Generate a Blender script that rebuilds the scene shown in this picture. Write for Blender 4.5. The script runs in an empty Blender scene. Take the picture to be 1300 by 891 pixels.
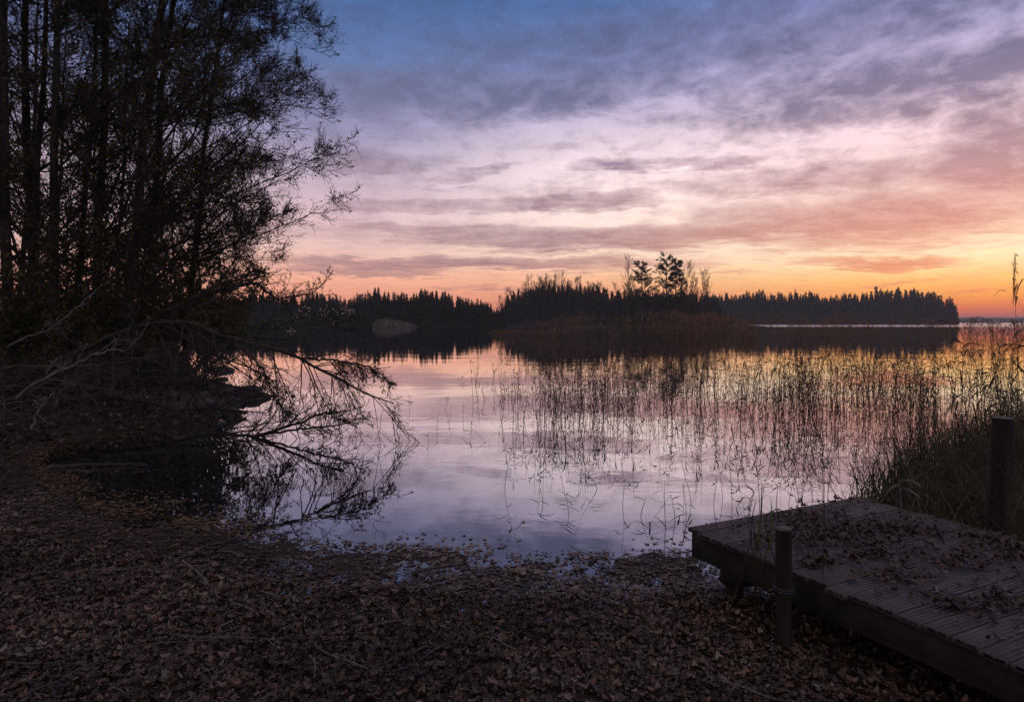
import bpy, math
import numpy as np
from mathutils import Matrix

SC = bpy.context.scene
COL = SC.collection
rng = np.random.default_rng(11)
F, HZ, EYE = 829.0, 409.0, 1.9          # photograph's focal length in its pixels, horizon row, eye height over the lake


def at(px, py, d):
    """point seen at a photo pixel, d metres ahead"""
    return np.array([(px - 650) / F * d, d, EYE - (py - HZ) * d / F])


def on_level(px, py, z=0.0):
    d = (EYE - z) * F / (py - HZ)
    return np.array([(px - 650) / F * d, d, z])


# ------------------------------------------------------------------ mesh helpers
class MB:
    def __init__(self):
        self.v, self.q, self.t, self.tint, self.n = [], [], [], [], 0

    def add(self, v, q=None, t=None, tint=None):
        v = np.asarray(v, float).reshape(-1, 3)
        self.v.append(v)
        if q is not None and len(q):
            self.q.append(np.asarray(q, int).reshape(-1, 4) + self.n)
        if t is not None and len(t):
            self.t.append(np.asarray(t, int).reshape(-1, 3) + self.n)
        self.tint.append(np.zeros(len(v)) if tint is None else np.broadcast_to(np.asarray(tint, float), (len(v),)))
        self.n += len(v)
        return self

    def mesh(self, name, mat, smooth=True):
        v = np.concatenate(self.v)
        q = np.concatenate(self.q) if self.q else np.zeros((0, 4), int)
        t = np.concatenate(self.t) if self.t else np.zeros((0, 3), int)
        me = bpy.data.meshes.new(name)
        me.vertices.add(len(v))
        me.vertices.foreach_set("co", v.astype(np.float32).ravel())
        loops = np.concatenate([q.ravel(), t.ravel()]).astype(np.int32)
        me.loops.add(len(loops))
        me.loops.foreach_set("vertex_index", loops)
        ls = np.concatenate([np.arange(len(q)) * 4, len(q) * 4 + np.arange(len(t)) * 3]).astype(np.int32)
        me.polygons.add(len(ls))
        me.polygons.foreach_set("loop_start", ls)
        if smooth:
            me.polygons.foreach_set("use_smooth", np.ones(len(ls), bool))
        me.update(calc_edges=True)
        a = me.attributes.new("tint", 'FLOAT', 'POINT')
        a.data.foreach_set("value", np.concatenate(self.tint).astype(np.float32))
        me.materials.append(mat)
        return me


def link(name, me, parent=None, loc=None, rotz=0.0, scale=1.0):
    o = bpy.data.objects.new(name, me)
    COL.objects.link(o)
    if parent is not None:
        o.parent = parent
    if loc is not None:
        o.location = tuple(float(c) for c in loc)
    o.rotation_euler = (0, 0, rotz)
    o.scale = (scale,) * 3 if np.isscalar(scale) else scale
    return o


def tag(o, label=None, cat=None, group=None, kind=None):
    if label:
        o["label"] = label
    if cat:
        o["category"] = cat
    if group:
        o["group"] = group
    if kind:
        o["kind"] = kind
    return o


def empty(name, loc=(0, 0, 0), rotz=0.0):
    o = bpy.data.objects.new(name, None)
    COL.objects.link(o)
    o.location = tuple(float(c) for c in loc)
    o.rotation_euler = (0, 0, rotz)
    o.empty_display_size = 0.2
    return o


def dup(root, loc, rotz=0.0, scale=1.0):
    r = root.copy()
    COL.objects.link(r)
    r.location = tuple(float(c) for c in loc)
    r.rotation_euler = (0, 0, rotz)
    r.scale = (scale,) * 3 if np.isscalar(scale) else scale
    for ch in list(root.children):
        c = ch.copy()
        COL.objects.link(c)
        c.parent = r
    return r


def norm(a):
    return a / np.maximum(np.linalg.norm(a, axis=-1, keepdims=True), 1e-9)


def tubes(mb, P, R, sides=3, tint=None, cap=False):
    """a batch of tapered tubes: P (n,k,3) centre lines, R (n,k) radii"""
    P = np.asarray(P, float)
    R = np.asarray(R, float)
    if P.ndim == 2:
        P, R = P[None], R[None]
    n, k, _ = P.shape
    T = norm(np.gradient(P, axis=1))
    mean = norm(P[:, -1] - P[:, 0])
    ref = np.where(np.abs(mean[:, 2:3]) > 0.8, np.array([[1.0, 0.05, 0]]), np.array([[0, 0.05, 1.0]]))[:, None, :]
    U = norm(np.cross(T, np.broadcast_to(ref, T.shape)))
    V = np.cross(T, U)
    ang = np.arange(sides) * 2 * np.pi / sides
    ring = U[:, :, None] * np.cos(ang)[None, None, :, None] + V[:, :, None] * np.sin(ang)[None, None, :, None]
    verts = P[:, :, None] + ring * R[:, :, None, None]
    i = np.arange(k - 1)[:, None] * sides
    j = np.arange(sides)[None]
    j2 = (j + 1) % sides
    q = np.stack([i + j, i + j2, i + sides + j2, i + sides + j], -1).reshape(-1, 4)
    q = (q[None] + (np.arange(n) * k * sides)[:, None, None]).reshape(-1, 4)
    tn = None if tint is None else np.repeat(np.broadcast_to(np.asarray(tint, float), (n,)), k * sides)
    t = None
    if cap:
        top = (k - 1) * sides
        tri = np.array([[top, top + a, top + a + 1] for a in range(1, sides - 1)])
        t = (tri[None] + (np.arange(n) * k * sides)[:, None, None]).reshape(-1, 3)
    mb.add(verts.reshape(-1, 3), q, t, tn)


def ribbons(mb, P, W, side, tint=None, fold=0.0):
    """a batch of blades: P (n,k,3), half widths W (n,k), side (n,3) across vectors"""
    n, k, _ = P.shape
    S = norm(side)[:, None, :] * W[:, :, None]
    verts = np.stack([P - S, P + S], 2)
    i = np.arange(k - 1) * 2
    q = np.stack([i, i + 1, i + 3, i + 2], -1)
    q = (q[None] + (np.arange(n) * k * 2)[:, None, None]).reshape(-1, 4)
    tn = None if tint is None else np.repeat(np.broadcast_to(np.asarray(tint, float), (n,)), k * 2)
    mb.add(verts.reshape(-1, 3), q, None, tn)


def kids(P, R, count, tr, ang, lenf, k, up, wob, rf, rg, bias=None, absl=None, taper=0.35, fall=0.6):
    """child branches sprouting from every parent line"""
    n, K, _ = P.shape
    idx = np.repeat(np.arange(n), count)
    m = len(idx)
    t = rg.uniform(tr[0], tr[1], m)
    s = np.minimum((t * (K - 1)).astype(int), K - 2)
    fr = (t * (K - 1) - s)[:, None]
    p = P[idx, s] * (1 - fr) + P[idx, s + 1] * fr
    tang = norm(P[idx, s + 1] - P[idx, s])
    r = norm(rg.normal(size=(m, 3)))
    if bias is not None:
        r = norm(r + np.asarray(bias))
    perp = norm(r - (r * tang).sum(1, keepdims=True) * tang)
    a = rg.uniform(ang[0], ang[1], m)[:, None]
    d = norm(np.cos(a) * tang + np.sin(a) * perp)
    Lp = np.linalg.norm(np.diff(P, axis=1), axis=2).sum(1)[idx]
    L = Lp * lenf * (1 - fall * t) * rg.uniform(0.6, 1.25, m)
    if absl is not None:
        L = rg.uniform(absl[0], absl[1], m)
    out = [p]
    for j in range(k - 1):
        d = norm(d + np.array([0, 0, up / (k - 1)]) + rg.normal(size=(m, 3)) * wob)
        p = p + d * (L / (k - 1))[:, None]
        out.append(p)
    CP = np.stack(out, 1)
    rp = R[idx, s] * (1 - fr[:, 0]) + R[idx, s + 1] * fr[:, 0]
    r0 = rp * rf * rg.uniform(0.7, 1.1, m)
    CR = r0[:, None] * np.linspace(1, taper, k)[None]
    return CP, CR


def leaves_on(mb, P, n, size, rg, spread=0.05, tint=None):
    """n small folded leaf faces near random places on the lines"""
    m, K, _ = P.shape
    i = rg.integers(0, m, n)
    t = rg.uniform(0.25, 1.0, n)
    s = np.minimum((t * (K - 1)).astype(int), K - 2)
    fr = (t * (K - 1) - s)[:, None]
    c = P[i, s] * (1 - fr) + P[i, s + 1] * fr + rg.normal(size=(n, 3)) * spread
    a = norm(rg.normal(size=(n, 3)) + np.array([0, 0, -0.5]))
    b = norm(np.cross(a, rg.normal(size=(n, 3))))
    nrm = np.cross(a, b)
    sz = rg.uniform(size[0], size[1], n)[:, None]
    v = np.stack([c, c + a * sz * 0.55 + b * sz * 0.36 + nrm * sz * 0.12, c + a * sz, c + a * sz * 0.55 - b * sz * 0.36 + nrm * sz * 0.12], 1)
    q = np.arange(n * 4).reshape(-1, 4)
    tn = rg.uniform(0, 1, n) if tint is None else tint
    mb.add(v.reshape(-1, 3), q, None, np.repeat(tn, 4))


# ------------------------------------------------------------------ node helpers / materials
def lin(c):
    return tuple(((x / 255) / 12.92 if x / 255 <= 0.04045 else ((x / 255 + 0.055) / 1.055) ** 2.4) for x in c) + (1.0,)


def ramp_node(nt, stops, fac=None, srgb=False):
    r = nt.nodes.new("ShaderNodeValToRGB")
    el = r.color_ramp.elements
    while len(el) < len(stops):
        el.new(0.5)
    for e, (p, c) in zip(el, stops):
        e.position = p
        e.color = lin(c) if srgb else tuple(c) + (1.0,)
    if fac is not None:
        nt.links.new(fac, r.inputs[0])
    return r.outputs[0]


class NT:
    """terse arithmetic on a node tree"""
    def __init__(self, nt):
        self.nt = nt

    def m(self, op, a, b=None, c=None, clamp=False):
        n = self.nt.nodes.new("ShaderNodeMath")
        n.operation = op
        n.use_clamp = clamp
        for i, x in enumerate((a, b, c)):
            if x is None:
                continue
            if isinstance(x, (int, float)):
                n.inputs[i].default_value = x
            else:
                self.nt.links.new(x, n.inputs[i])
        return n.outputs[0]

    def sstep(self, x, lo, hi, o0=0.0, o1=1.0):
        n = self.nt.nodes.new("ShaderNodeMapRange")
        n.interpolation_type = 'SMOOTHSTEP'
        self.nt.links.new(x, n.inputs[0])
        for i, v in enumerate((lo, hi, o0, o1)):
            n.inputs[i + 1].default_value = v
        return n.outputs[0]

    def mix(self, f, a, b, blend='MIX'):
        n = self.nt.nodes.new("ShaderNodeMix")
        n.data_type = 'RGBA'
        n.blend_type = blend
        for s, x in ((n.inputs[0], f), (n.inputs[6], a), (n.inputs[7], b)):
            if isinstance(x, (int, float)):
                s.default_value = x
            elif isinstance(x, tuple):
                s.default_value = x
            else:
                self.nt.links.new(x, s)
        return n.outputs[2]

    def noise(self, vec, scale, detail=4, rough=0.55, dist=0.0, out=0):
        n = self.nt.nodes.new("ShaderNodeTexNoise")
        n.inputs["Scale"].default_value = scale
        n.inputs["Detail"].default_value = detail
        n.inputs["Roughness"].default_value = rough
        n.inputs["Distortion"].default_value = dist
        if vec is not None:
            self.nt.links.new(vec, n.inputs["Vector"])
        return n.outputs[out]

    def xyz(self, x, y, z):
        n = self.nt.nodes.new("ShaderNodeCombineXYZ")
        for i, v in enumerate((x, y, z)):
            if isinstance(v, (int, float)):
                n.inputs[i].default_value = v
            else:
                self.nt.links.new(v, n.inputs[i])
        return n.outputs[0]

    def sep(self, v):
        n = self.nt.nodes.new("ShaderNodeSeparateXYZ")
        self.nt.links.new(v, n.inputs[0])
        return n.outputs


def material(name, stops, scale=6.0, rough=0.85, bump=0.0, bscale=20.0, tint=0.0, objrand=0.0, stretch=(1, 1, 1), spec=0.3, transl=0.0, detail=5):
    """base colour from a ramp over noise, plus the per-leaf tint attribute and a per-object shift"""
    mt = bpy.data.materials.new(name)
    mt.use_nodes = True
    nt = mt.node_tree
    k = NT(nt)
    b = nt.nodes["Principled BSDF"]
    tc = nt.nodes.new("ShaderNodeTexCoord")
    mp = nt.nodes.new("ShaderNodeMapping")
    mp.inputs["Scale"].default_value = stretch
    nt.links.new(tc.outputs["Object"], mp.inputs[0])
    f = k.noise(mp.outputs[0], scale, detail)
    f = k.sstep(f, 0.25, 0.75)
    w = 1.0 - tint - objrand
    fac = k.m('MULTIPLY', f, w)
    if tint:
        at_ = nt.nodes.new("ShaderNodeAttribute")
        at_.attribute_name = "tint"
        fac = k.m('ADD', fac, k.m('MULTIPLY', at_.outputs["Fac"], tint))
    if objrand:
        oi = nt.nodes.new("ShaderNodeObjectInfo")
        fac = k.m('ADD', fac, k.m('MULTIPLY', oi.outputs["Random"], objrand))
    c = ramp_node(nt, stops, fac)
    nt.links.new(c, b.inputs["Base Color"])
    b.inputs["Roughness"].default_value = rough
    b.inputs["Specular IOR Level"].default_value = spec
    if bump:
        bn = nt.nodes.new("ShaderNodeBump")
        bn.inputs["Strength"].default_value = bump
        bn.inputs["Distance"].default_value = 0.02
        nt.links.new(k.noise(mp.outputs[0], bscale, 6, 0.65), bn.inputs["Height"])
        nt.links.new(bn.outputs[0], b.inputs["Normal"])
    if transl:
        tr = nt.nodes.new("ShaderNodeBsdfTranslucent")
        nt.links.new(c, tr.inputs[0])
        mx = nt.nodes.new("ShaderNodeMixShader")
        mx.inputs[0].default_value = transl
        nt.links.new(b.outputs[0], mx.inputs[1])
        nt.links.new(tr.outputs[0], mx.inputs[2])
        nt.links.new(mx.outputs[0], nt.nodes["Material Output"].inputs[0])
    return mt


M = {}
M['bark'] = material('alder_bark', [(0.0, (.020, .018, .016)), (.6, (.046, .040, .035)), (1, (.085, .078, .070))], 5, .9, .6, 30, stretch=(1, 1, .25))
M['dead'] = material('dead_wood', [(0.0, (.05, .045, .042)), (1, (.17, .155, .15))], 9, .85, .4, 30)
M['pale'] = material('grey_dead_twig', [(0.0, (.11, .10, .10)), (1, (.28, .265, .265))], 9, .85, .2, 30)
M['wetlimb'] = material('dark_limb', [(0, (.025, .022, .021)), (1, (.075, .068, .066))], 7, .85, .3, 30)
M['twig'] = material('alder_twig', [(0.0, (.03, .026, .024)), (1, (.065, .055, .05))], 3, .9)
M['treeleaf'] = material('alder_leaf', [(0, (.04, .04, .018)), (.4, (.075, .078, .026)), (.7, (.13, .12, .036)), (.85, (.14, .095, .038)), (1, (.19, .125, .05))], 1.2, .7, tint=.55, transl=.2)
M['drab'] = material('shrub_leaf', [(0, (.035, .036, .016)), (.5, (.085, .085, .028)), (.8, (.14, .11, .036)), (1, (.20, .13, .045))], 1.2, .75, tint=.5, transl=.25)
M['whiteleaf'] = material('pale_leaf', [(0, (.40, .36, .36)), (1, (.62, .56, .55))], 8, .6, tint=.5)
M['litter'] = material('fallen_leaf', [(0, (.014, .010, .009)), (.3, (.04, .025, .019)), (.52, (.09, .052, .036)), (.70, (.17, .10, .066)), (.80, (.26, .165, .115)), (.87, (.16, .165, .135)), (.93, (.36, .28, .20)), (.965, (.30, .11, .04)), (1, (.13, .16, .07))], 14, .45, .25, 40, tint=.88, spec=.5)
M['deckleaf'] = material('dock_leaf', [(0, (.03, .022, .018)), (.35, (.09, .056, .043)), (.6, (.17, .10, .074)), (.82, (.28, .18, .135)), (.93, (.34, .10, .04)), (1, (.34, .24, .13))], 14, .45, .15, 40, tint=.42, objrand=.46, spec=.5)
M['floatleaf'] = material('wet_leaf', [(0, (.05, .036, .028)), (.4, (.13, .08, .05)), (.75, (.26, .17, .085)), (1, (.40, .28, .13))], 14, .35, .1, 40, tint=.8, spec=.6)
M['soil'] = material('leafy_soil', [(0, (.022, .017, .014)), (.5, (.05, .037, .03)), (1, (.10, .07, .055))], 9, .9, .8, 30)
M['reed'] = material('reed', [(0, (.06, .045, .022)), (.4, (.16, .10, .052)), (.75, (.32, .19, .10)), (1, (.42, .27, .155))], 2, .7, tint=.6, objrand=.2, transl=.4)
M['darkreed'] = material('wet_reed', [(0, (.022, .016, .013)), (.5, (.055, .038, .027)), (1, (.11, .075, .05))], 2, .7, tint=.5, objrand=.25, transl=.15)
M['grass'] = material('bank_grass', [(0, (.03, .036, .02)), (.45, (.065, .07, .036)), (.75, (.12, .105, .055)), (1, (.26, .20, .12))], 1.5, .7, tint=.7, transl=.25)
M['green'] = material('green_blade', [(0, (.06, .11, .02)), (1, (.13, .20, .04))], 4, .55, transl=.3)
M['spruce'] = material('spruce_needles', [(0, (.016, .024, .018)), (1, (.045, .060, .038))], .25, .9, objrand=.4, spec=.1)
M['birch'] = material('bare_birch', [(0, (.045, .035, .03)), (1, (.11, .085, .065))], .3, .9, objrand=.4, spec=.1)
M['pinebark'] = material('pine_bark', [(0, (.05, .032, .022)), (1, (.13, .075, .045))], .8, .9)
M['hill'] = material('forest_floor', [(0, (.018, .02, .012)), (1, (.05, .045, .028))], .08, .95, spec=.1)
M['ridge'] = material('wooded_ridge', [(0, (.02, .026, .024)), (1, (.035, .042, .036))], .02, .95, spec=.05)
M['rock'] = material('granite', [(0, (.04, .037, .036)), (.5, (.085, .08, .077)), (1, (.15, .14, .135))], 2.2, .85, .6, 10)
M['farrock'] = material('far_granite', [(0, (.025, .021, .02)), (.42, (.10, .083, .077)), (.58, (.045, .038, .035)), (1, (.16, .135, .125))], .55, .9, 1.0, 1.5)
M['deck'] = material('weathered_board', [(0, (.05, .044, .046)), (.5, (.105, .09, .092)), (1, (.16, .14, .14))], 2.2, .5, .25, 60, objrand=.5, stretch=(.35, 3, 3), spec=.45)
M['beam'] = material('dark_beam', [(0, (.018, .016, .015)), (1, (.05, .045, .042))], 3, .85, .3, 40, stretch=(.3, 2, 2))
M['post'] = material('post_wood', [(0, (.018, .014, .012)), (.6, (.042, .033, .027)), (1, (.075, .06, .048))], 5, .85, .5, 30, stretch=(1.5, 1.5, .2))
M['postcut'] = material('cut_end_grain', [(0, (.09, .08, .078)), (1, (.20, .185, .18))], 14, .85, .3, 60)
M['rope'] = material('blue_rope', [(0, (.03, .042, .055)), (1, (.08, .105, .13))], 30, .8, .5, 90)


def water_material():
    mt = bpy.data.materials.new('lake_water')
    mt.use_nodes = True
    nt = mt.node_tree
    k = NT(nt)
    b = nt.nodes["Principled BSDF"]
    geo = nt.nodes.new("ShaderNodeNewGeometry")
    x, y, z = k.sep(geo.outputs["Position"])
    b.inputs["Base Color"].default_value = (.010, .012, .016, 1)
    b.inputs["IOR"].default_value = 1.33
    # far breeze patch: small waves blur the reflections beyond the reed bed on the right
    far = k.m('MULTIPLY', k.sstep(y, 235, 300), k.sstep(k.m('DIVIDE', x, k.m('MAXIMUM', y, 1)), .20, .34))
    rough = k.m('ADD', k.m('MULTIPLY', far, .22), .012)
    p1 = k.noise(k.xyz(k.m('MULTIPLY', x, .55), y, 0), .55, 3, .5)
    p2 = k.noise(k.xyz(k.m('MULTIPLY', x, .6), y, 3), 4.5, 2, .5)
    hgt = k.m('ADD', p1, k.m('MULTIPLY', p2, .10))
    bn = nt.nodes.new("ShaderNodeBump")
    bn.inputs["Strength"].default_value = 1.0
    bn.inputs["Distance"].default_value = .007
    nt.links.new(hgt, bn.inputs["Height"])
    # hand-tuned reflectance over view angle, mirror strongest towards grazing
    dn = nt.nodes.new("ShaderNodeVectorMath")
    dn.operation = 'DOT_PRODUCT'
    nt.links.new(geo.outputs["Incoming"], dn.inputs[0])
    nt.links.new(geo.outputs["Normal"], dn.inputs[1])
    fac = k.sstep(k.m('ABSOLUTE', dn.outputs["Value"]), .02, .42, .97, .30)
    df = nt.nodes.new("ShaderNodeBsdfDiffuse")
    df.inputs[0].default_value = (.010, .012, .016, 1)
    gl = nt.nodes.new("ShaderNodeBsdfGlossy")
    gl.inputs["Color"].default_value = (.97, .97, 1, 1)
    nt.links.new(rough, gl.inputs["Roughness"])
    nt.links.new(bn.outputs[0], gl.inputs["Normal"])
    mx = nt.nodes.new("ShaderNodeMixShader")
    nt.links.new(fac, mx.inputs[0])
    nt.links.new(df.outputs[0], mx.inputs[1])
    nt.links.new(gl.outputs[0], mx.inputs[2])
    nt.links.new(mx.outputs[0], nt.nodes["Material Output"].inputs[0])
    nt.nodes.remove(b)
    return mt


M['water'] = water_material()

# ------------------------------------------------------------------ sky
SUN_AZ, SUN_EL = math.radians(38.5), math.radians(.25)


def build_world():
    w = bpy.data.worlds.new("World")
    SC.world = w
    w.use_nodes = True
    nt = w.node_tree
    k = NT(nt)
    bg = nt.nodes["Background"]
    tc = nt.nodes.new("ShaderNodeTexCoord")
    x, y, z = k.sep(tc.outputs["Generated"])
    hyp = k.m('SQRT', k.m('ADD', k.m('MULTIPLY', x, x), k.m('MULTIPLY', y, y)))
    az = k.m('ARCTAN2', x, y)
    el = k.m('ARCTAN2', z, hyp)
    el = k.m('MAXIMUM', el, 0.0)
    dl = k.m('ARCCOSINE', k.m('COSINE', k.m('SUBTRACT', az, SUN_AZ)))
    v = k.m('DIVIDE', el, 1.2)

    def R(st):
        return ramp_node(nt, [(p / 1.2, c) for p, c in st], v, True)
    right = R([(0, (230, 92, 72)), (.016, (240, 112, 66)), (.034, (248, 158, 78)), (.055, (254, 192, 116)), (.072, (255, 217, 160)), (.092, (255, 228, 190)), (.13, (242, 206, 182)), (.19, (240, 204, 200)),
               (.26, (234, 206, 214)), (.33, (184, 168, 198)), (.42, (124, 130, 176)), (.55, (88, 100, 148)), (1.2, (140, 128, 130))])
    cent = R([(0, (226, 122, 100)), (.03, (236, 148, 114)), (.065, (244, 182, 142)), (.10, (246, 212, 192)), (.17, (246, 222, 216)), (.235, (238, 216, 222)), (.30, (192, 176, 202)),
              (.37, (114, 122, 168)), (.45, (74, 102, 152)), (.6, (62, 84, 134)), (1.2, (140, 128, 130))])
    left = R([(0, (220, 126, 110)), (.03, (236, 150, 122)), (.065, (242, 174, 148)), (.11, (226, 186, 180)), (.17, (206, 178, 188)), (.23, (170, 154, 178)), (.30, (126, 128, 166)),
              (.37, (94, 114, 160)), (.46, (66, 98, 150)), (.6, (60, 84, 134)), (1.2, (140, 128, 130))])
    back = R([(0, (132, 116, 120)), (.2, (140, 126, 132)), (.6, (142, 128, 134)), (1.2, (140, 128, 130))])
    clear = k.mix(k.sstep(dl, .08, .60), right, cent)
    clear = k.mix(k.sstep(dl, .48, .95), clear, left)
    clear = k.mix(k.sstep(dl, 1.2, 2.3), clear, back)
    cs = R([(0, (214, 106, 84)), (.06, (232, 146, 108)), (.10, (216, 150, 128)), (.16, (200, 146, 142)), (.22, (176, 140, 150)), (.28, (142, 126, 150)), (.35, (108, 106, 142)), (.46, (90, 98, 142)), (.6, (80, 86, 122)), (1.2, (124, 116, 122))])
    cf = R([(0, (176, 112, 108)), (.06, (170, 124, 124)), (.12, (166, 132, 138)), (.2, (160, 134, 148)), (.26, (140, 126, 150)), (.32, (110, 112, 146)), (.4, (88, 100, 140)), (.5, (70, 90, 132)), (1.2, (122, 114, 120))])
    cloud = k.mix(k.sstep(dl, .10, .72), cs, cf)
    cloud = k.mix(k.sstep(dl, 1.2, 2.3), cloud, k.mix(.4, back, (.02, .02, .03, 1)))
    # cloud sheet seen in perspective: a plane overhead
    den = k.m('ADD', k.m('MAXIMUM', z, 0), .045)
    px = k.m('DIVIDE', x, den)
    py = k.m('DIVIDE', y, den)
    plane = k.xyz(px, py, 0)
    streak = k.noise(k.xyz(k.m('MULTIPLY', px, .42), py, 5.0), .8, 6, .58, .6)
    fine = k.noise(k.xyz(k.m('MULTIPLY', px, .7), py, 1.0), 4.2, 6, .62, .8)
    # broad cloud banks, placed by direction (azimuth, elevation), their edges frayed by the sheet's noise
    wob = k.noise(k.xyz(k.m('MULTIPLY', az, 1.0), k.m('MULTIPLY', el, 5.0), 7.0), 3.2, 6, .62)
    wob2 = k.noise(k.xyz(k.m('MULTIPLY', az, 1.0), k.m('MULTIPLY', el, 4.0), 21.0), 5.2, 6, .62)
    azw = k.m('ADD', az, k.m('MULTIPLY', k.m('SUBTRACT', wob, .5), .22))
    elw = k.m('ADD', el, k.m('MULTIPLY', k.m('SUBTRACT', wob2, .5), .055))
    elw = k.m('ADD', elw, k.m('MULTIPLY', k.m('SUBTRACT', fine, .5), .022))

    def bank(cx, cy, hw, hh, tilt, s):
        dx = (cx - 650) / F
        a0 = math.atan(dx)
        e0 = math.atan((HZ - cy) / F * math.cos(a0))
        sa = hw / F * math.cos(a0) ** 2
        se = hh / F * math.cos(a0)
        da = k.m('SUBTRACT', azw, a0)
        de = k.m('SUBTRACT', k.m('SUBTRACT', elw, e0), k.m('MULTIPLY', da, tilt))
        a = k.m('DIVIDE', da, sa)
        e = k.m('DIVIDE', de, se)
        r2 = k.m('ADD', k.m('MULTIPLY', a, a), k.m('MULTIPLY', e, e))
        return k.sstep(r2, .05, 1.6, s, 0.0)
    banks = [(560, 337, 235, 8.5, 0, .95), (745, 331, 170, 6, 0, .8), (460, 346, 120, 5, 0, .8), (810, 303, 350, 17, .0, .95), (560, 291, 140, 8, 0, .8), (1100, 278, 270, 40, -.02, .95),
             (1115, 331, 120, 8, -.03, .95), (745, 257, 135, 11, .04, .85), (540, 262, 140, 8, .02, .7), (850, 208, 140, 12, -.03, .85), (1060, 226, 210, 17, 0, .7),
             (480, 207, 75, 15, .02, .75), (622, 217, 65, 7, .2, .75), (568, 231, 45, 5, .15, .7), (1130, 112, 300, 42, .02, .95), (1270, 200, 150, 75, 0, .95),
             (600, 122, 320, 34, .04, .9), (1120, 24, 300, 36, .03, .65), (800, 60, 300, 42, .02, .7),
             (1135, 354, 60, 2.2, 0, .6), (1215, 369, 42, 1.8, 0, .75), (900, 343, 70, 2.2, 0, .5), (610, 366, 70, 2.6, 0, .5)]
    mask = None
    for bk in banks:
        s = bank(*bk)
        mask = s if mask is None else k.m('MAXIMUM', mask, s)
    mott = k.noise(k.xyz(k.m('MULTIPLY', az, 1.0), k.m('MULTIPLY', el, 1.9), 3.0), 15.0, 7, .66, .3)
    gen = k.m('MULTIPLY', k.sstep(streak, .44, .74), k.sstep(el, .05, .2, .12, .55))
    tot = k.m('MAXIMUM', mask, gen)
    tot = k.m('ADD', tot, k.m('MULTIPLY', k.m('SUBTRACT', fine, .5), .55))
    tot = k.m('ADD', tot, k.m('MULTIPLY', k.m('SUBTRACT', mott, .52), k.sstep(el, .08, .26, .4, 2.3)), clamp=True)
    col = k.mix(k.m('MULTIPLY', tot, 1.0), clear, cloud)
    shade = k.m('ADD', 1.0, k.m('MULTIPLY', k.m('SUBTRACT', mott, .5), k.sstep(el, .08, .25, -.15, -.55)))
    shade = k.m('ADD', shade, k.m('MULTIPLY', k.m('SUBTRACT', fine, .5), -.35))
    vm = nt.nodes.new("ShaderNodeVectorMath")
    vm.operation = 'SCALE'
    nt.links.new(col, vm.inputs[0])
    nt.links.new(shade, vm.inputs["Scale"])
    col = vm.outputs[0]
    # under the physical sky's own light
    sky = nt.nodes.new("ShaderNodeTexSky")
    sky.sky_type = 'NISHITA'
    sky.sun_disc = False
    sky.sun_elevation = SUN_EL
    sky.sun_rotation = SUN_AZ
    sky.dust_density = 2.0
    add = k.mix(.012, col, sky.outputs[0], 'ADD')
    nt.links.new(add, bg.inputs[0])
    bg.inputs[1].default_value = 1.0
    w.cycles.sampling_method = 'MANUAL'
    w.cycles.sample_map_resolution = 1024


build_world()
sl = bpy.data.lights.new("sun", 'SUN')
sl.energy = 2.0
sl.angle = math.radians(.5)
sl.color = (1.0, .55, .28)
so = bpy.data.objects.new("sun", sl)
COL.objects.link(so)
so.rotation_euler = (math.pi / 2 - SUN_EL, 0, math.pi - SUN_AZ)

# ------------------------------------------------------------------ near ground
SHORE = [(-900, 330), (-330, 150), (-60, 60), (-24, 36), (-12.5, 25.5), (-10.4, 21.5), (-8.3, 19.0), (-6.9, 17.6), (-6.15, 16.7), (-6.4, 15.7), (-6.5, 14.4), (-5.9, 13.2), (-5.7, 12.2), (-6.1, 11.6), (-6.9, 11.2),
         (-7.3, 10.0), (-6.9, 9.2), (-6.0, 8.3), (-4.55, 6.85), (-3.4, 6.25), (-2.25, 5.8), (-1.4, 5.5), (0, 5.25), (1.3, 5.35), (2.2, 5.15), (3.3, 5.9), (4.3, 7.0), (5.1, 8.0), (6.2, 9.2), (7.4, 10.1), (8.8, 10.7),
         (14, 14), (30, 20), (120, 50), (900, 160), (900, -700), (-900, -700)]
SH = np.array(SHORE, float)


def shore_dist(x, y):
    """metres inland (positive) or out in the lake (negative)"""
    x, y = np.asarray(x, float), np.asarray(y, float)
    best = np.full(x.shape, 1e9)
    ins = np.zeros(x.shape, bool)
    for a, b in zip(SH, np.roll(SH, -1, 0)):
        ab = b - a
        t = np.clip(((x - a[0]) * ab[0] + (y - a[1]) * ab[1]) / (ab @ ab), 0, 1)
        best = np.minimum(best, np.hypot(x - a[0] - t * ab[0], y - a[1] - t * ab[1]))
        if a[1] != b[1]:
            c = ((a[1] > y) != (b[1] > y)) & (x < (b[0] - a[0]) * (y - a[1]) / (b[1] - a[1]) + a[0])
            ins ^= c
    return np.where(ins, best, -best)


def vnoise(x, y, s):
    return (np.sin(x * 1.7 * s + 1.3 * np.sin(y * 1.1 * s)) * np.sin(y * 1.9 * s + .7 + 1.1 * np.sin(x * .9 * s + 2)) +
            .5 * np.sin(x * 3.9 * s + y * 2.1 * s) * np.sin(y * 4.3 * s - x * 1.2 * s))


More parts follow.
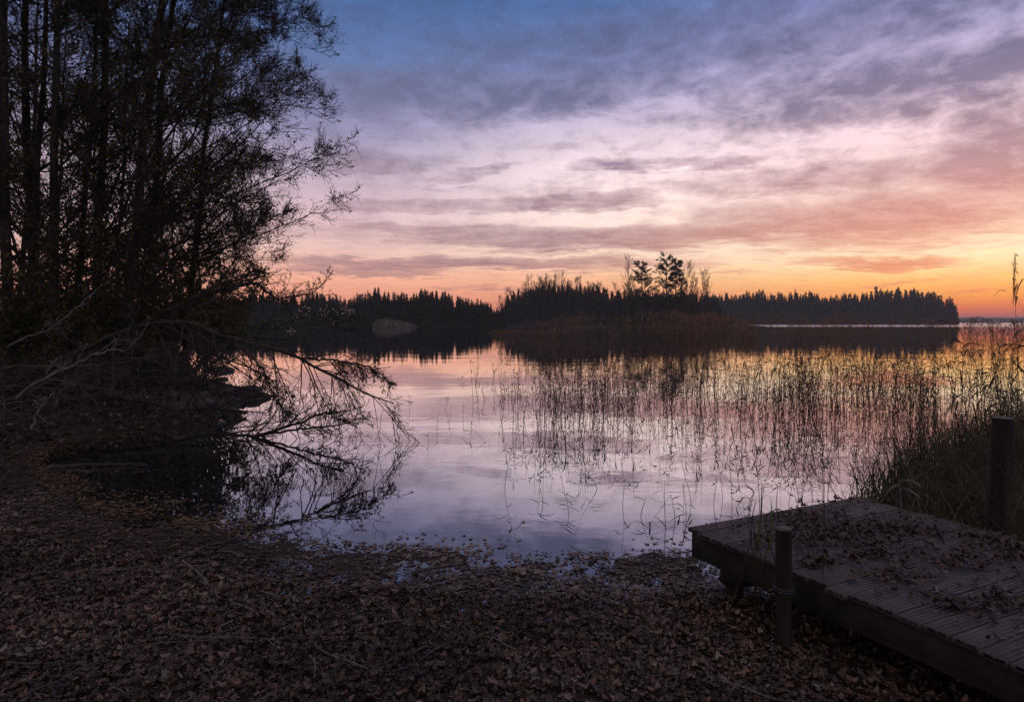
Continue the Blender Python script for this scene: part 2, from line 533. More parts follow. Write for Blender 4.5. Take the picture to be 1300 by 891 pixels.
def ground_z(x, y):
    d = shore_dist(x, y) + .10 * vnoise(x, y, 2.2)
    left = np.clip((np.asarray(y) - 9) / 2.5, 0, 1) * np.clip((-np.asarray(x) - 3) / 2, 0, 1)
    slope = .055 + .14 * left
    land = slope * np.maximum(d - .85 * (1 - left), 0) + .0075 * np.minimum(d, .85) * (1 - left) + .25 * left * (1 - np.exp(-np.maximum(d, 0) / 1.2))
    land = np.where(d > 3.5, slope * 3.5 + .25 * left * (1 - np.exp(-np.maximum(d, 0) / 1.2)) + .02 * (d - 3.5), land)
    land = np.minimum(land, 6.0)
    z = np.where(d > 0, land, .10 * d)
    z = np.maximum(z, -1.5)
    return z + .018 * vnoise(x, y, 3.1) * np.clip(d + .3, 0, 1) + .008 * vnoise(x, y, 9) * np.clip(d + .3, 0, 1)


def axis(lo, hi, c0, c1, step):
    mid = np.arange(c0, c1, step)
    out, s, p = [], step, c1
    while p < hi:
        out.append(p)
        s *= 1.25
        p += s
    out.append(hi)
    lo_, s, p = [], step, c0
    while p - s > lo:
        s *= 1.25
        p -= s
        lo_.append(p)
    return np.concatenate([[lo], np.sort(lo_), mid, out]) if lo_ else np.concatenate([mid, out])


gx = axis(-3500, 3500, -16, 10, .11)
gy = axis(-600, 4200, 1.5, 24, .11)
X, Y = np.meshgrid(gx, gy)
Z = ground_z(X, Y)
nx, ny = len(gx), len(gy)
i = (np.arange(ny - 1)[:, None] * nx + np.arange(nx - 1)[None]).ravel()
mb = MB().add(np.stack([X, Y, Z], -1).reshape(-1, 3), np.stack([i, i + 1, i + nx + 1, i + nx], -1))
tag(link('ground', mb.mesh('ground', M['soil'])), kind='structure')

mb = MB().add([(-3500, -50, 0), (3500, -50, 0), (3500, 4200, 0), (-3500, 4200, 0)], [(0, 1, 2, 3)])
tag(link('lake_water', mb.mesh('lake_water', M['water'], False)), kind='structure')

# ------------------------------------------------------------------ far shores (terrain)


def mound(name, outline_fn, x0, x1, y0, y1, mat, nxs=60, nys=14):
    xs, ys = np.linspace(x0, x1, nxs), np.linspace(0, 1, nys)
    A, B = np.meshgrid(xs, ys)
    yy = y0 + (y1 - y0) * B
    zz = outline_fn(A, B)
    i = (np.arange(nys - 1)[:, None] * nxs + np.arange(nxs - 1)[None]).ravel()
    mb = MB().add(np.stack([A, yy, zz], -1).reshape(-1, 3), np.stack([i, i + 1, i + nxs + 1, i + nxs], -1))
    return tag(link(name, mb.mesh(name, mat)), kind='structure')


def left_shore_z(x, b):
    return -.3 + np.minimum(b * 14, 1) * .6 + 3.5 * np.clip(b, 0, 1) * np.clip((-x - 5) / 25, 0, 1) + .25 * vnoise(x, b * 60, .15)


def left_shore_y(x):
    return 242 + 10 * np.sin(x * .035)


def isle_z(x, b):
    e = np.clip((x + 6) / 14, 0, 1) * np.clip((112 - x) / 20, 0, 1)
    return -.3 + e * (np.minimum(b * 12, 1) * .6 + 6.5 * np.sin(np.clip(b, 0, 1) * math.pi * .6) * np.exp(-((x - 22) / 30) ** 2) + 1.5 * b) - (1 - e) * .4


def tail_z(x, b):
    e = np.clip((x - 60) / 20, 0, 1) * np.clip((392 - x) / 14, 0, 1)
    return -.4 + e * (np.minimum(b * 10, 1) * .9 + 3.0 * b) - (1 - e) * .5


mound('far_shore', left_shore_z, -300, 4, 240, 330, M['hill'])
mound('island_ground', isle_z, -12, 116, 318, 390, M['hill'])
mound('headland_ground', tail_z, 50, 400, 560, 660, M['hill'])


def ridge_z(x, b):
    return -2 + np.sin(np.clip(b, 0, 1) * math.pi) * (21 + 5 * np.sin(x * .0031 + 1) + 3 * np.sin(x * .0083) + 1.2 * vnoise(x, b * 100, .03))


mound('far_hills', ridge_z, -3300, 3300, 2500, 3000, M['ridge'], 700, 9)

# ------------------------------------------------------------------ far trees
CONIFER = [(0, 0, 0)]


def spruce_mb(h, w, rg, tiers=17, blades=9):
    mb = MB()
    tubes(mb, np.array([[(0, 0, -.8), (0, 0, h * .5), (0, 0, h)]]), np.array([[h * .012, h * .008, .01]]), 4)
    P, W, S = [], [], []
    for t in np.concatenate([np.linspace(.08, .9, tiers), [.93, .96, .985]]):
        r = w * (1 - t) ** .72 * rg.uniform(.75, 1.15) + .10
        for a in np.arange(blades) * 2 * np.pi / blades + rg.uniform(0, 6):
            a += rg.normal() * .2
            rr = r * rg.uniform(.6, 1.2)
            d = np.array([math.cos(a), math.sin(a), 0])
            z = t * h + rg.normal() * .012 * h
            P.append([(0, 0, z), d * rr * .55 + (0, 0, z - rr * .12), d * rr + (0, 0, z - rr * .42)])
            W.append([.10 * rr, rr * .30, .02])
            S.append(np.cross(d, (0, 0, 1)) + np.array([0, 0, rg.normal() * .4]))
    P, W, S = np.array(P), np.array(W), np.array(S)
    ribbons(mb, P, W, S)
    # hanging curtains below each bough
    ribbons(mb, P[:, :, :] + np.array([0, 0, -h * .018]), W * .6, np.array([[0, 0, 1.0]]) + .3 * S)
    return mb


def pine_parts(h, rg, crown0=.35, w=.23, fall=.66, nn=19000):
    tr, cr = MB(), MB()
    tp = np.array([[(0, 0, -.8), (.1, 0, h * .3), (.0, .1, h * .65), (.12, 0, h)]])
    tubes(tr, tp, np.array([[h * .017, h * .013, h * .008, .03]]), 6)
    P, R = kids(tp, np.array([[h * .017, h * .013, h * .008, .03]]), 100, (crown0, .99), (1.15, 1.75), w, 4, .35, .08, .3, rg, fall=fall)
    tubes(cr, P, R, 3)
    P2, R2 = kids(P, R, 8, (.3, 1), (.4, 1.0), .36, 3, .35, .1, .5, rg)
    tubes(cr, P2, R2, 3)
    n = nn
    allp = P2
    i = rg.integers(0, len(allp), n)
    t = rg.uniform(.1, 1.0, n)[:, None]
    c = allp[i, 0] * (1 - t) + allp[i, 2] * t + rg.normal(size=(n, 3)) * (.16, .16, .09)
    d = norm(rg.normal(size=(n, 3)) + np.array([0, 0, .6]))
    L = rg.uniform(.25, .55, n)[:, None]
    PP = np.stack([c, c + d * L], 1)
    ribbons(cr, PP, np.full((n, 2), .06) * np.array([1, .3]), norm(rg.normal(size=(n, 3))))
    return tr, cr


def birch_mb(h, rg, twigs=7):
    mb = MB()
    tp = np.array([[(0, 0, -.6), (.05 * h * rg.normal() * .3, 0, h * .5), (.05 * h * rg.normal() * .5, .02 * h * rg.normal(), h)]])
    tr_ = np.array([[h * .011, h * .008, .015]])
    tubes(mb, tp, tr_, 4)
    P, R = kids(tp, tr_, 40, (.22, .97), (.4, 1.1), .34, 4, .5, .08, .45, rg, fall=.55)
    tubes(mb, P, np.maximum(R, .022), 3)
    P2, R2 = kids(P, R, twigs, (.25, 1), (.3, .8), .4, 3, .2, .12, .6, rg)
    tubes(mb, P2, np.maximum(R2, .015), 3)
    P3, R3 = kids(P2, R2, 4, (.2, 1), (.4, 1.1), .55, 2, -.1, .1, .6, rg)
    tubes(mb, P3, np.maximum(R3, .011), 3)
    return mb


rg = np.random.default_rng(5)
SPR = [spruce_mb(h, w, rg) for h, w in ((10.5, 2.1), (11.2, 1.9), (10, 2.3), (11.0, 2.4), (10.8, 1.7), (9.6, 2.0))]
SPRM = [m.mesh('spruce', M['spruce']) for m in SPR]
BIR = [birch_mb(h, rg) for h in (10, 11, 9)]
BIRM = [m.mesh('birch', M['birch']) for m in BIR]


def batch(mb, src, pos, rot, scale):
    """stamp a finished shape many times into one mesh"""
    v = np.concatenate(src.v)
    tn = np.concatenate(src.tint)
    n = len(pos)
    c, s = np.cos(rot), np.sin(rot)
    sc = np.asarray(scale)
    if sc.ndim == 1:
        sc = np.stack([sc] * 3, 1)
    vv = v[None] * sc[:, None, :]
    out = np.stack([vv[..., 0] * c[:, None] - vv[..., 1] * s[:, None], vv[..., 0] * s[:, None] + vv[..., 1] * c[:, None], vv[..., 2]], -1) + np.asarray(pos)[:, None, :]
    off = (np.arange(n) * len(v))[:, None, None]
    q = (np.concatenate(src.q)[None] + off).reshape(-1, 4) if src.q else None
    t = (np.concatenate(src.t)[None] + off).reshape(-1, 3) if src.t else None
    mb.add(out.reshape(-1, 3), q, t, np.clip(np.tile(tn, n) + np.repeat(rng.normal(size=n) * .18, len(v)), 0, 1))


far_mass = [([], [], []) for _ in SPR]


def spruce_at(x, y, z, sc, label, group, solo=True):
    k = int(rg.integers(0, len(SPR)))
    w = sc * rg.uniform(.9, 1.2)
    if solo:
        o = link('spruce', SPRM[k], None, (x, y, z), rg.uniform(0, 6.28), (w, w, sc))
        tag(o, label, 'tree', group)
    else:
        far_mass[k][0].append((x, y, z))
        far_mass[k][1].append(rg.uniform(0, 6.28))
        far_mass[k][2].append((w, w, sc))


# far left shore: dark teal wall of spruces, tops around row 372, falling towards the right end
for r, (dy, n, solo) in enumerate(((4, 78, True), (10, 78, False), (17, 60, False), (28, 60, False), (40, 60, False), (55, 60, False))):
    for j in range(n):
        px = 250 + (642 - 250) * (j + rg.uniform(.1, .9)) / n
        y = 242 + dy + rg.uniform(-2, 2)
        x = (px - 650) / F * y
        b = (y - 240) / 90
        z = float(left_shore_z(np.array(x), np.array(b)))
        toprow = np.interp(px, [250, 440, 480, 560, 585, 602, 625, 645], [372, 376, 371, 372, 374, 382, 387, 391]) + abs(rg.normal()) * 5.0 - 2.5 + 2.2 * math.sin(px * .09) + 1.8 * math.sin(px * .23 + 1) + (6 if rg.uniform() < .25 else 0)
        h = EYE + (HZ - toprow) * y / F - z
        spruce_at(x, y, z, max(h, 3) / 10.5, 'dark pointed spruce in the packed treeline on the far left shore', 'spruces along the far left shore', solo)

# island hill in the middle: spruces low, bare birches over the top
for r, (dy, n, solo) in enumerate(((6, 60, True), (14, 50, False), (24, 50, False), (36, 50, False), (50, 50, False))):
    for j in range(n):
        px = 632 + (915 - 632) * (j + rg.uniform(.1, .9)) / n
        y = 318 + dy + rg.uniform(-2, 2)
        x = (px - 650) / F * y
        z = float(isle_z(np.array(x), np.array((y - 318) / 72)))
        toprow = np.interp(px, [632, 645, 665, 690, 720, 770, 800, 850, 915], [390, 372, 364, 357, 360, 365, 368, 369, 374]) + abs(rg.normal()) * 4 + (5 if rg.uniform() < .3 else 0)
        h = EYE + (HZ - toprow) * y / F - max(z, 0)
        spruce_at(x, y, z, max(h, 3) / 10.5, 'dark spruce low on the hilly island behind the brown reed bed', 'spruces on the wooded island', solo)
nb = 0
for px, top in [(636, 378), (644, 372), (652, 374), (664, 362), (671, 358), (679, 356), (686, 354), (694, 357), (701, 353), (708, 352), (715, 355), (722, 354), (729, 356), (736, 360), (744, 362), (752, 366), (760, 366), (768, 365), (782, 362)]:
    y = 324 + rg.uniform(0, 26)
    x = (px - 650) / F * y
    z = float(isle_z(np.array(x), np.array((y - 318) / 72)))
    h = EYE + (HZ - top) * y / F - z
    o = link('birch', BIRM[nb % 3], None, (x, y, z), rg.uniform(0, 6.28), (h / 10 * .9, h / 10 * .9, h / 10))
    tag(o, 'bare reddish birch rising over the spruces on the wooded island hill', 'tree', 'bare birches on the island hill')
    nb += 1
for j in range(34):
    px = rg.uniform(640, 905)
    y = 322 + rg.uniform(0, 12)
    x = (px - 650) / F * y
    z = float(isle_z(np.array(x), np.array((y - 318) / 72)))
    top = np.interp(px, [640, 665, 690, 720, 770, 905], [377, 364, 359, 360, 368, 374]) + rg.uniform(-2, 9)
    h = EYE + (HZ - top) * y / F - z
    o = link('birch', BIRM[j % 3], None, (x, y, z), rg.uniform(0, 6.28), (h / 10 * 1.25, h / 10 * 1.25, h / 10))
    tag(o, 'bare rounded tree on the lakeward edge of the wooded island', 'tree', 'bare trees along the island shore')
# two tall pines with slim birches round them, on the near point of the island
Y0 = 262.0
mb = MB()
th = np.linspace(0, 2 * np.pi, 40, endpoint=False)
ringv = [np.stack([np.cos(th) * a * (1 + .1 * np.sin(3 * th)), np.sin(th) * b * (1 + .1 * np.cos(2 * th)), np.full(40, zz)], 1) for a, b, zz in ((46, 13, -.3), (42, 11, .35), (30, 7, .8), (10, 3, 1.2))]
q = [(r * 40 + c, r * 40 + (c + 1) % 40, (r + 1) * 40 + (c + 1) % 40, (r + 1) * 40 + c) for r in range(3) for c in range(40)]
mb.add(np.concatenate(ringv + [np.array([[0, 0, 1.3]])]), q, [(120 + c, 120 + (c + 1) % 40, 160) for c in range(40)])
tag(link('point_ground', mb.mesh('point_ground', M['hill']), None, ((838 - 650) / F * 266, 268, 0)), kind='structure')
rgp = np.random.default_rng(21)
for px, top, lab, c0, w in ((815, 334, 'tall dark pine with tiered crown, left of the two on the island', .22, .36), (846, 325, 'tallest dark pine standing out above the island treeline', .20, .32),
                            (858, 330, 'slim dark pine pressed against the right side of the tallest pine', .25, .26)):
    y = Y0 + rgp.uniform(-1, 1)
    h = EYE + (HZ - top) * y / F - .8
    t = tag(empty('pine_tree', ((px - 650) / F * y, y, .8)), lab, 'tree')
    tr, cr = pine_parts(h, rgp, c0, w)
    link('trunk', tr.mesh('pine_trunk', M['pinebark']), t)
    link('crown', cr.mesh('pine_crown', M['spruce']), t)
for px, top in ((797, 338), (804, 350), (872, 338), (879, 348), (884, 350), (892, 348), (898, 352), (866, 352)):
    y = Y0 + rgp.uniform(-2, 3)
    h = EYE + (HZ - top) * y / F - .6
    o = link('birch', BIRM[nb % 3], None, ((px - 650) / F * y, y, .6), rgp.uniform(0, 6.28), (h / 10 * .6, h / 10 * .6, h / 10))
    tag(o, 'slender bare birch standing close beside the tall island pines', 'tree', 'bare birches beside the tall pines')
    nb += 1
for j in range(34):                      # low wood round the feet of the pines
    px = rgp.uniform(745, 930)
    y = 262 + rgp.uniform(-1, 8)
    h = rgp.uniform(9.5, 13.5) * (1 - abs(px - 838) / 210)
    spruce_at((px - 650) / F * y, y, .4, max(h, 3.5) / 10.5, 'small dark spruce at the feet of the tall island pines', 'small spruces under the tall pines')

# headland running out to the right
for r, (dy, n, solo) in enumerate(((8, 100, True), (18, 80, False), (32, 80, False), (50, 80, False), (70, 80, False))):
    for j in range(n):
        px = 862 + (1216 - 862) * (j + rg.uniform(.1, .9)) / n
        y = 560 + dy + rg.uniform(-3, 3)
        if px > 1195 and dy > 20:
            continue
        x = (px - 650) / F * y
        z = float(tail_z(np.array(x), np.array((y - 560) / 100)))
        toprow = np.interp(px, [862, 905, 960, 1030, 1060, 1110, 1140, 1165, 1195, 1216], [377, 376, 373, 374, 376, 372, 370, 370, 376, 383]) + abs(rg.normal()) * 5.5 - 3 + 2.0 * math.sin(px * .11) + 1.5 * math.sin(px * .29 + 1) + (4 if rg.uniform() < .3 else 0)
        h = EYE + (HZ - toprow) * y / F - z
        spruce_at(x, y, z, max(h, 4) / 10.5, 'dark conifer in the treeline of the headland on the right', 'conifers on the right headland', solo)
PIN = [tuple(m.mesh('pine', M['spruce'] if q_ else M['pinebark']) for q_, m in enumerate(pine_parts(25, rg, c0, w, .84, 9000))) for c0, w in ((.40, .19), (.5, .17), (.35, .15))]
for j, (px, top) in enumerate(((1112, 364), (1106, 370), (1139, 367), (1150, 368), (1161, 369), (1180, 372), (1030, 371), (1012, 372), (1062, 374), (1085, 374), (1125, 370), (1170, 371), (1192, 375), (1203, 379), (980, 374), (945, 374), (1132, 369), (1156, 369))):
    y = 564 + rg.uniform(0, 8)
    h = EYE + (HZ - top) * y / F - .8
    t = tag(empty('pine_tree', ((px - 650) / F * y, y, .6), rg.uniform(0, 6.28)), 'round topped pine poking highest out of the right headland treeline' if px == 1112 else 'broad topped pine rising a little above the other headland trees', 'tree',
            None if px == 1112 else 'pines on the headland')
    t.scale = (h / 25,) * 3
    link('trunk', PIN[j % 3][0], t)
    link('crown', PIN[j % 3][1], t)
mb = MB()
for k_, (ps, ro, scs) in enumerate(far_mass):
    if ps:
        batch(mb, SPR[k_], np.array(ps), np.array(ro), np.array(scs))
tag(link('far_forest', mb.mesh('far_forest', M['spruce'])), 'dense dark conifer forest filling the far shores behind the front trees', 'forest', kind='stuff')


def rock_mb(sx, sy, sz, rg, n=24, m=14, rough=.12):
    u, v = np.meshgrid(np.linspace(0, 2 * np.pi, n, endpoint=False), np.linspace(-1.2, 1.5, m))
    d = np.stack([np.cos(u) * np.cos(v), np.sin(u) * np.cos(v), np.sin(v)], -1)
    r = np.ones(u.shape)
    for _ in range(7):
        kx = norm(rg.normal(size=3)) * rg.uniform(1.2, 4)
        r += rough * np.sin(d @ kx + rg.uniform(0, 6)) / np.linalg.norm(kx) * 1.6
    for _ in range(5):                     # flat fracture faces
        nn = norm(rg.normal(size=3))
        cut = rg.uniform(.72, .92)
        dd = d @ nn
        r = np.where(dd * r > cut, cut / np.maximum(dd, .2), r)
    p = d * r[..., None] * np.array([sx, sy, sz])
    q = [(a * n + b, a * n + (b + 1) % n, (a + 1) * n + (b + 1) % n, (a + 1) * n + b) for a in range(m - 1) for b in range(n)]
    top = len(p.reshape(-1, 3))
    V = np.concatenate([p.reshape(-1, 3), p[-1].mean(0)[None]])
    return MB().add(V, q, [((m - 1) * n + b, (m - 1) * n + (b + 1) % n, top) for b in range(n)])


rgr = np.random.default_rng(8)
# boulder on the far left shore
u, v = np.meshgrid(np.linspace(0, 2 * np.pi, 60, endpoint=False), np.linspace(0, 1, 16))
prof = np.cos(v * np.pi / 2) ** 1.05
bx = np.cos(u) * prof * 8.2 + np.sin(v * np.pi / 2) * -1.6
by = np.sin(u) * prof * 5
bz = np.sin(v * np.pi / 2) * 3.3 * (1 - .10 * np.cos(u)) * (1 + .10 * np.sin(2 * u + 1) * (1 - v)) + .34 * vnoise(bx, by + v * 3, .5) + .22 * vnoise(bx, by, 1.3) - .4
q = [(a * 60 + b, a * 60 + (b + 1) % 60, (a + 1) * 60 + (b + 1) % 60, (a + 1) * 60 + b) for a in range(15) for b in range(60)]
mb = MB().add(np.stack([bx, by, bz], -1).reshape(-1, 3), q)
tag(link('boulder', mb.mesh('boulder', M['farrock']), None, ((502 - 650) / F * 236, 236, 0)), 'big rounded grey boulder at the foot of the far left treeline', 'rock')

# ------------------------------------------------------------------ shore trees on the left


def alder(seed, h, r0, lean, dense, nleaf, prim=30, leaf=(.035, .07), low=.10, bias=(.25, -.1, 0), reach=.34, fall=.62, ang=(.75, 1.35)):
    rg = np.random.default_rng(seed)
    n = 9
    t = np.linspace(0, 1, n)
    wx = np.cumsum(rg.normal(size=n)) * .05
    wy = np.cumsum(rg.normal(size=n)) * .05
    path = np.stack([lean * h * t ** 1.2 + wx - wx[0], wy - wy[0], t * h - .3], 1)[None]
    rad = (r0 * (1 - t) ** .8 + .012)[None]
    rad[0, 0] *= 1.35
    tr, cr, fo = MB(), MB(), MB()
    tubes(tr, path, rad, 9)
    P1, R1 = kids(path, rad, prim, (low, .97), ang, reach, 8, .45, .07, .40, rg, bias=bias, fall=fall, taper=.12)
    R1 = np.minimum(R1, np.linspace(.05, .008, 8)[None])
    tubes(cr, P1, R1, 5)
    P2, R2 = kids(P1, R1, dense[0], (.2, .98), (.5, 1.1), .46, 5, .25, .10, .55, rg)
    tubes(cr, P2, np.maximum(R2, .006), 4)
    P3, R3 = kids(P2, R2, dense[1], (.15, 1), (.45, 1.1), .48, 4, .15, .14, .55, rg)
    tubes(cr, P3, np.maximum(R3, .006), 3)
    P4, R4 = kids(P3, R3, dense[2], (.15, 1), (.4, 1.0), .5, 3, .1, .15, .6, rg, absl=(.10, .34))
    tubes(cr, P4, np.clip(R4, .0038, .0046), 3)
    leaves_on(fo, np.concatenate([P4[:, [0, 2]], P3[:, [0, 3]]]), nleaf, leaf, rg)
    return tr.mesh('alder_trunk', M['bark']), cr.mesh('alder_crown', M['twig']), fo.mesh('alder_foliage', M['treeleaf'])


PROT = [alder(31, 14.5, .11, .10, (10, 8, 5), 9000, 36, (.04, .075), .12, (.45, -.1, 0), .36, .5),
        alder(32, 15.5, .108, .03, (8, 8, 5), 7000, 32),
        alder(33, 13.5, .09, .12, (10, 9, 5), 11000, 40, (.04, .075), .10, (.55, -.05, .05), .345, .42, (.7, 1.25)),
        alder(34, 13.5, .098, -.02, (8, 8, 4), 8000, 30, (.05, .10)),
        alder(35, 13.0, .075, .04, (6, 6, 4), 3000, 24, (.05, .09), .12)]


def alder_at(k, px, d, rot, sc, label, group=None):
    x = (px - 650) / F * d
    t = tag(empty('alder_tree', (x, d, float(ground_z(np.array([x]), np.array([d]))[0])), rot), label, 'tree', group)
    t.scale = (sc,) * 3
    link('trunk', PROT[k][0], t)
    link('crown', PROT[k][1], t)
    link('foliage', PROT[k][2], t)
    return t


G1 = None
alder_at(0, 150, 14.0, .15, 1.0, 'leaning alder in the middle of the shore clump with thick forked trunk')
alder_at(2, 178, 15.2, -.2, 1.02, 'slim bare alder nearest the water, crown reaching furthest over the lake')
alder_at(1, 118, 15.5, .4, 1.0, 'tall straight dark alder just left of the leaning trunk')
alder_at(3, 72, 13.5, 2.0, .95, 'leafy alder with straight trunk between the dark shore alders')
alder_at(1, 48, 15.0, 3.6, .97, 'thick dark alder second from the left edge of the picture')
alder_at(3, 4, 13.0, 4.4, 1.0, 'leafy dark alder half cut by the left edge of the picture')
alder_at(2, 234, 15.6, -.1, .84, 'low young alder on the lake side, its lowest limbs spread over the spit')
alder_at(4, 92, 16.5, .6, .98, 'thin dark alder behind and between the straight leafy ones')
alder_at(4, 28, 14.2, 1.2, 1.0, 'thin crooked alder near the left edge between two thick trunks')
for k_, px, d, rt in ((4, 20, 20, .5), (4, 140, 24, 1.0), (4, -60, 18, 3.0), (4, 60, 23, 1.1), (4, 225, 38, 2.6), (2, 265, 48, 3.3), (4, 30, 30, 1.3)):
    alder_at(k_, px, d, rt, .92 + .02 * k_, 'dark tangled alder in the thicket behind the front shore trees', 'thicket of alders behind the shore trees')


def shrub(seed, n, h, nleaf, leaf, mat):
    rg = np.random.default_rng(seed)
    a = rg.uniform(0, 6.28, n)
    base = np.stack([np.cos(a) * .25, np.sin(a) * .25, np.full(n, -.1)], 1) * rg.uniform(.2, 1, (n, 1))
    d = norm(np.stack([np.cos(a) * .55, np.sin(a) * .55, np.ones(n)], 1) + rg.normal(size=(n, 3)) * .25)
    P = [base]
    L = h * rg.uniform(.6, 1.1, n)
    for j in range(5):
        d = norm(d + rg.normal(size=(n, 3)) * .12 + np.array([0, 0, -.05]))
        P.append(P[-1] + d * (L / 5)[:, None])
    P = np.stack(P, 1)
    R = np.linspace(.016, .005, 6)[None] * np.ones((n, 1))
    st, fo = MB(), MB()
    tubes(st, P, R, 4)
    P2, R2 = kids(P, R, 7, (.25, 1), (.4, 1.1), .42, 4, .1, .14, .6, rg)
    tubes(st, P2, np.maximum(R2, .0035), 3)
    P3, R3 = kids(P2, R2, 5, (.2, 1), (.4, 1.1), .5, 3, .05, .15, .6, rg)
    tubes(st, P3, np.maximum(R3, .003), 3)
    leaves_on(fo, P3, nleaf, leaf, rg, .06)
    return st.mesh('shrub_stems', M['twig']), fo.mesh('shrub_foliage', mat)


SHR = [shrub(41, 16, 2.2, 2600, (.05, .1), M['drab']), shrub(42, 12, 2.8, 1400, (.04, .08), M['treeleaf']), shrub(43, 20, 1.6, 3200, (.05, .1), M['drab'])]


def shrub_at(k, x, y, rot, sc, label, group=None):
    t = tag(empty('shrub', (x, y, float(ground_z(np.array([x]), np.array([y]))[0])), rot), label, 'shrub', group)
    t.scale = (sc,) * 3
    link('stem_tangle', SHR[k][0], t)
    link('foliage', SHR[k][1], t)


rs = np.random.default_rng(17)
for px, d in ((10, 12.5), (45, 14), (90, 13.5), (130, 15), (165, 14.6), (205, 16), (30, 17), (75, 18), (120, 18.5), (160, 19.5), (205, 20), (240, 22), (0, 22), (60, 24), (110, 25), (170, 26), (215, 30), (250, 32), (275, 38), (300, 46), (230, 42), (140, 34), (40, 31), (-30, 15), (270, 52), (320, 60), (335, 72), (300, 66), (345, 90)):
    x = (px - 650) / F * d
    if shore_dist(np.array([x]), np.array([d]))[0] > .2:
        shrub_at(int(rs.integers(0, 3)), x, d, rs.uniform(0, 6.28), rs.uniform(.85, 1.5) * (1 if d < 28 else 1.8), 'scrubby dark bush in the undergrowth beneath the left shore trees', 'undergrowth bushes on the left shore')

for px, d, k_, sc in ((205, 16.8, 1, 1.5), (230, 18.4, 1, 1.6), (188, 18.2, 0, 1.8), (250, 18.6, 1, 1.2)):
    x = (px - 650) / F * d
    if shore_dist(np.array([x]), np.array([d]))[0] > .15:
        shrub_at(k_, x, d, rs.uniform(0, 6.28), sc, 'tall olive brown bush at the root of the spit under the lake side alder', 'tall bushes at the root of the spit')


def brush(seed, n, L):
    rg = np.random.default_rng(seed)
    a = rg.uniform(0, 6.28, n)
    base = rg.normal(size=(n, 3)) * (.5, .4, .0)
    d = norm(np.stack([np.cos(a), np.sin(a) * .6, rg.uniform(.15, 1.1, n)], 1))
    P = [base]
    ln = rg.uniform(.5, 1.1, n) * L
    for j in range(7):
        d = norm(d + rg.normal(size=(n, 3)) * .16 + np.array([0, 0, -.13]))
        P.append(P[-1] + d * (ln / 7)[:, None])
    P = np.stack(P, 1)
    P[..., 2] = np.maximum(P[..., 2], .02)
    R = np.linspace(.014, .005, 8)[None] * rg.uniform(.6, 1.3, (n, 1))
    mb = MB()
    tubes(mb, P, R, 4)
    P2, R2 = kids(P, R, 8, (.2, 1), (.4, 1.1), .42, 5, -.1, .16, .6, rg)
    tubes(mb, P2, np.maximum(R2, .004), 3)
    P3, R3 = kids(P2, R2, 5, (.2, 1), (.4, 1.1), .5, 3, -.05, .15, .6, rg)
    tubes(mb, P3, np.maximum(R3, .0034), 3)
    return mb.mesh('brush_pile', M['dead'])


BRU = [brush(301, 26, 2.2), brush(302, 20, 2.8), brush(303, 30, 1.8)]
for j, (px, d) in enumerate(((5, 11.0), (40, 12.6), (75, 13.0), (110, 13.4), (150, 13.8), (20, 13.2), (195, 14.8), (-25, 11.2), (90, 14.8), (170, 15.6))):
    x = (px - 650) / F * d
    o = link('brush_pile', BRU[j % 3], None, (x, d, max(float(ground_z(np.array([x]), np.array([d]))[0]), 0)), rs.uniform(0, 6.28), rs.uniform(.8, 1.15))
    tag(o, 'tangle of bare dead brush sprawling on the left bank behind the cove', 'brush', 'brush tangles on the left bank')
for x, y, k_, rt, sc in ((-4.5, -2.5, 3, .4, 1.05), (-1.6, -4.8, 3, 3.0, 1.1)):  # unseen alders, added only to darken the beach foreground
    t = tag(empty('alder_tree', (x, y, float(ground_z(np.array([x]), np.array([y]))[0])), rt), 'leafy alder added out of view to shade the beach inland of the dock', 'tree', 'unseen alders added to shade the beach')
    t.scale = (sc,) * 3
    for nm, me in zip(('trunk', 'crown', 'foliage'), PROT[k_]):
        link(nm, me, t)

# ------------------------------------------------------------------ fallen limbs over the water


def smooth_path(pts, n):
    pts = np.array(pts, float)
    s = np.concatenate([[0], np.cumsum(np.linalg.norm(np.diff(pts, axis=0), axis=1))])
    q = np.linspace(0, s[-1], n)
    out = np.stack([np.interp(q, s, pts[:, c]) for c in range(3)], 1)
    for _ in range(2):
        o2 = out.copy()
        o2[1:-1] = .25 * out[:-2] + .5 * out[1:-1] + .25 * out[2:]
        out = o2
    return out


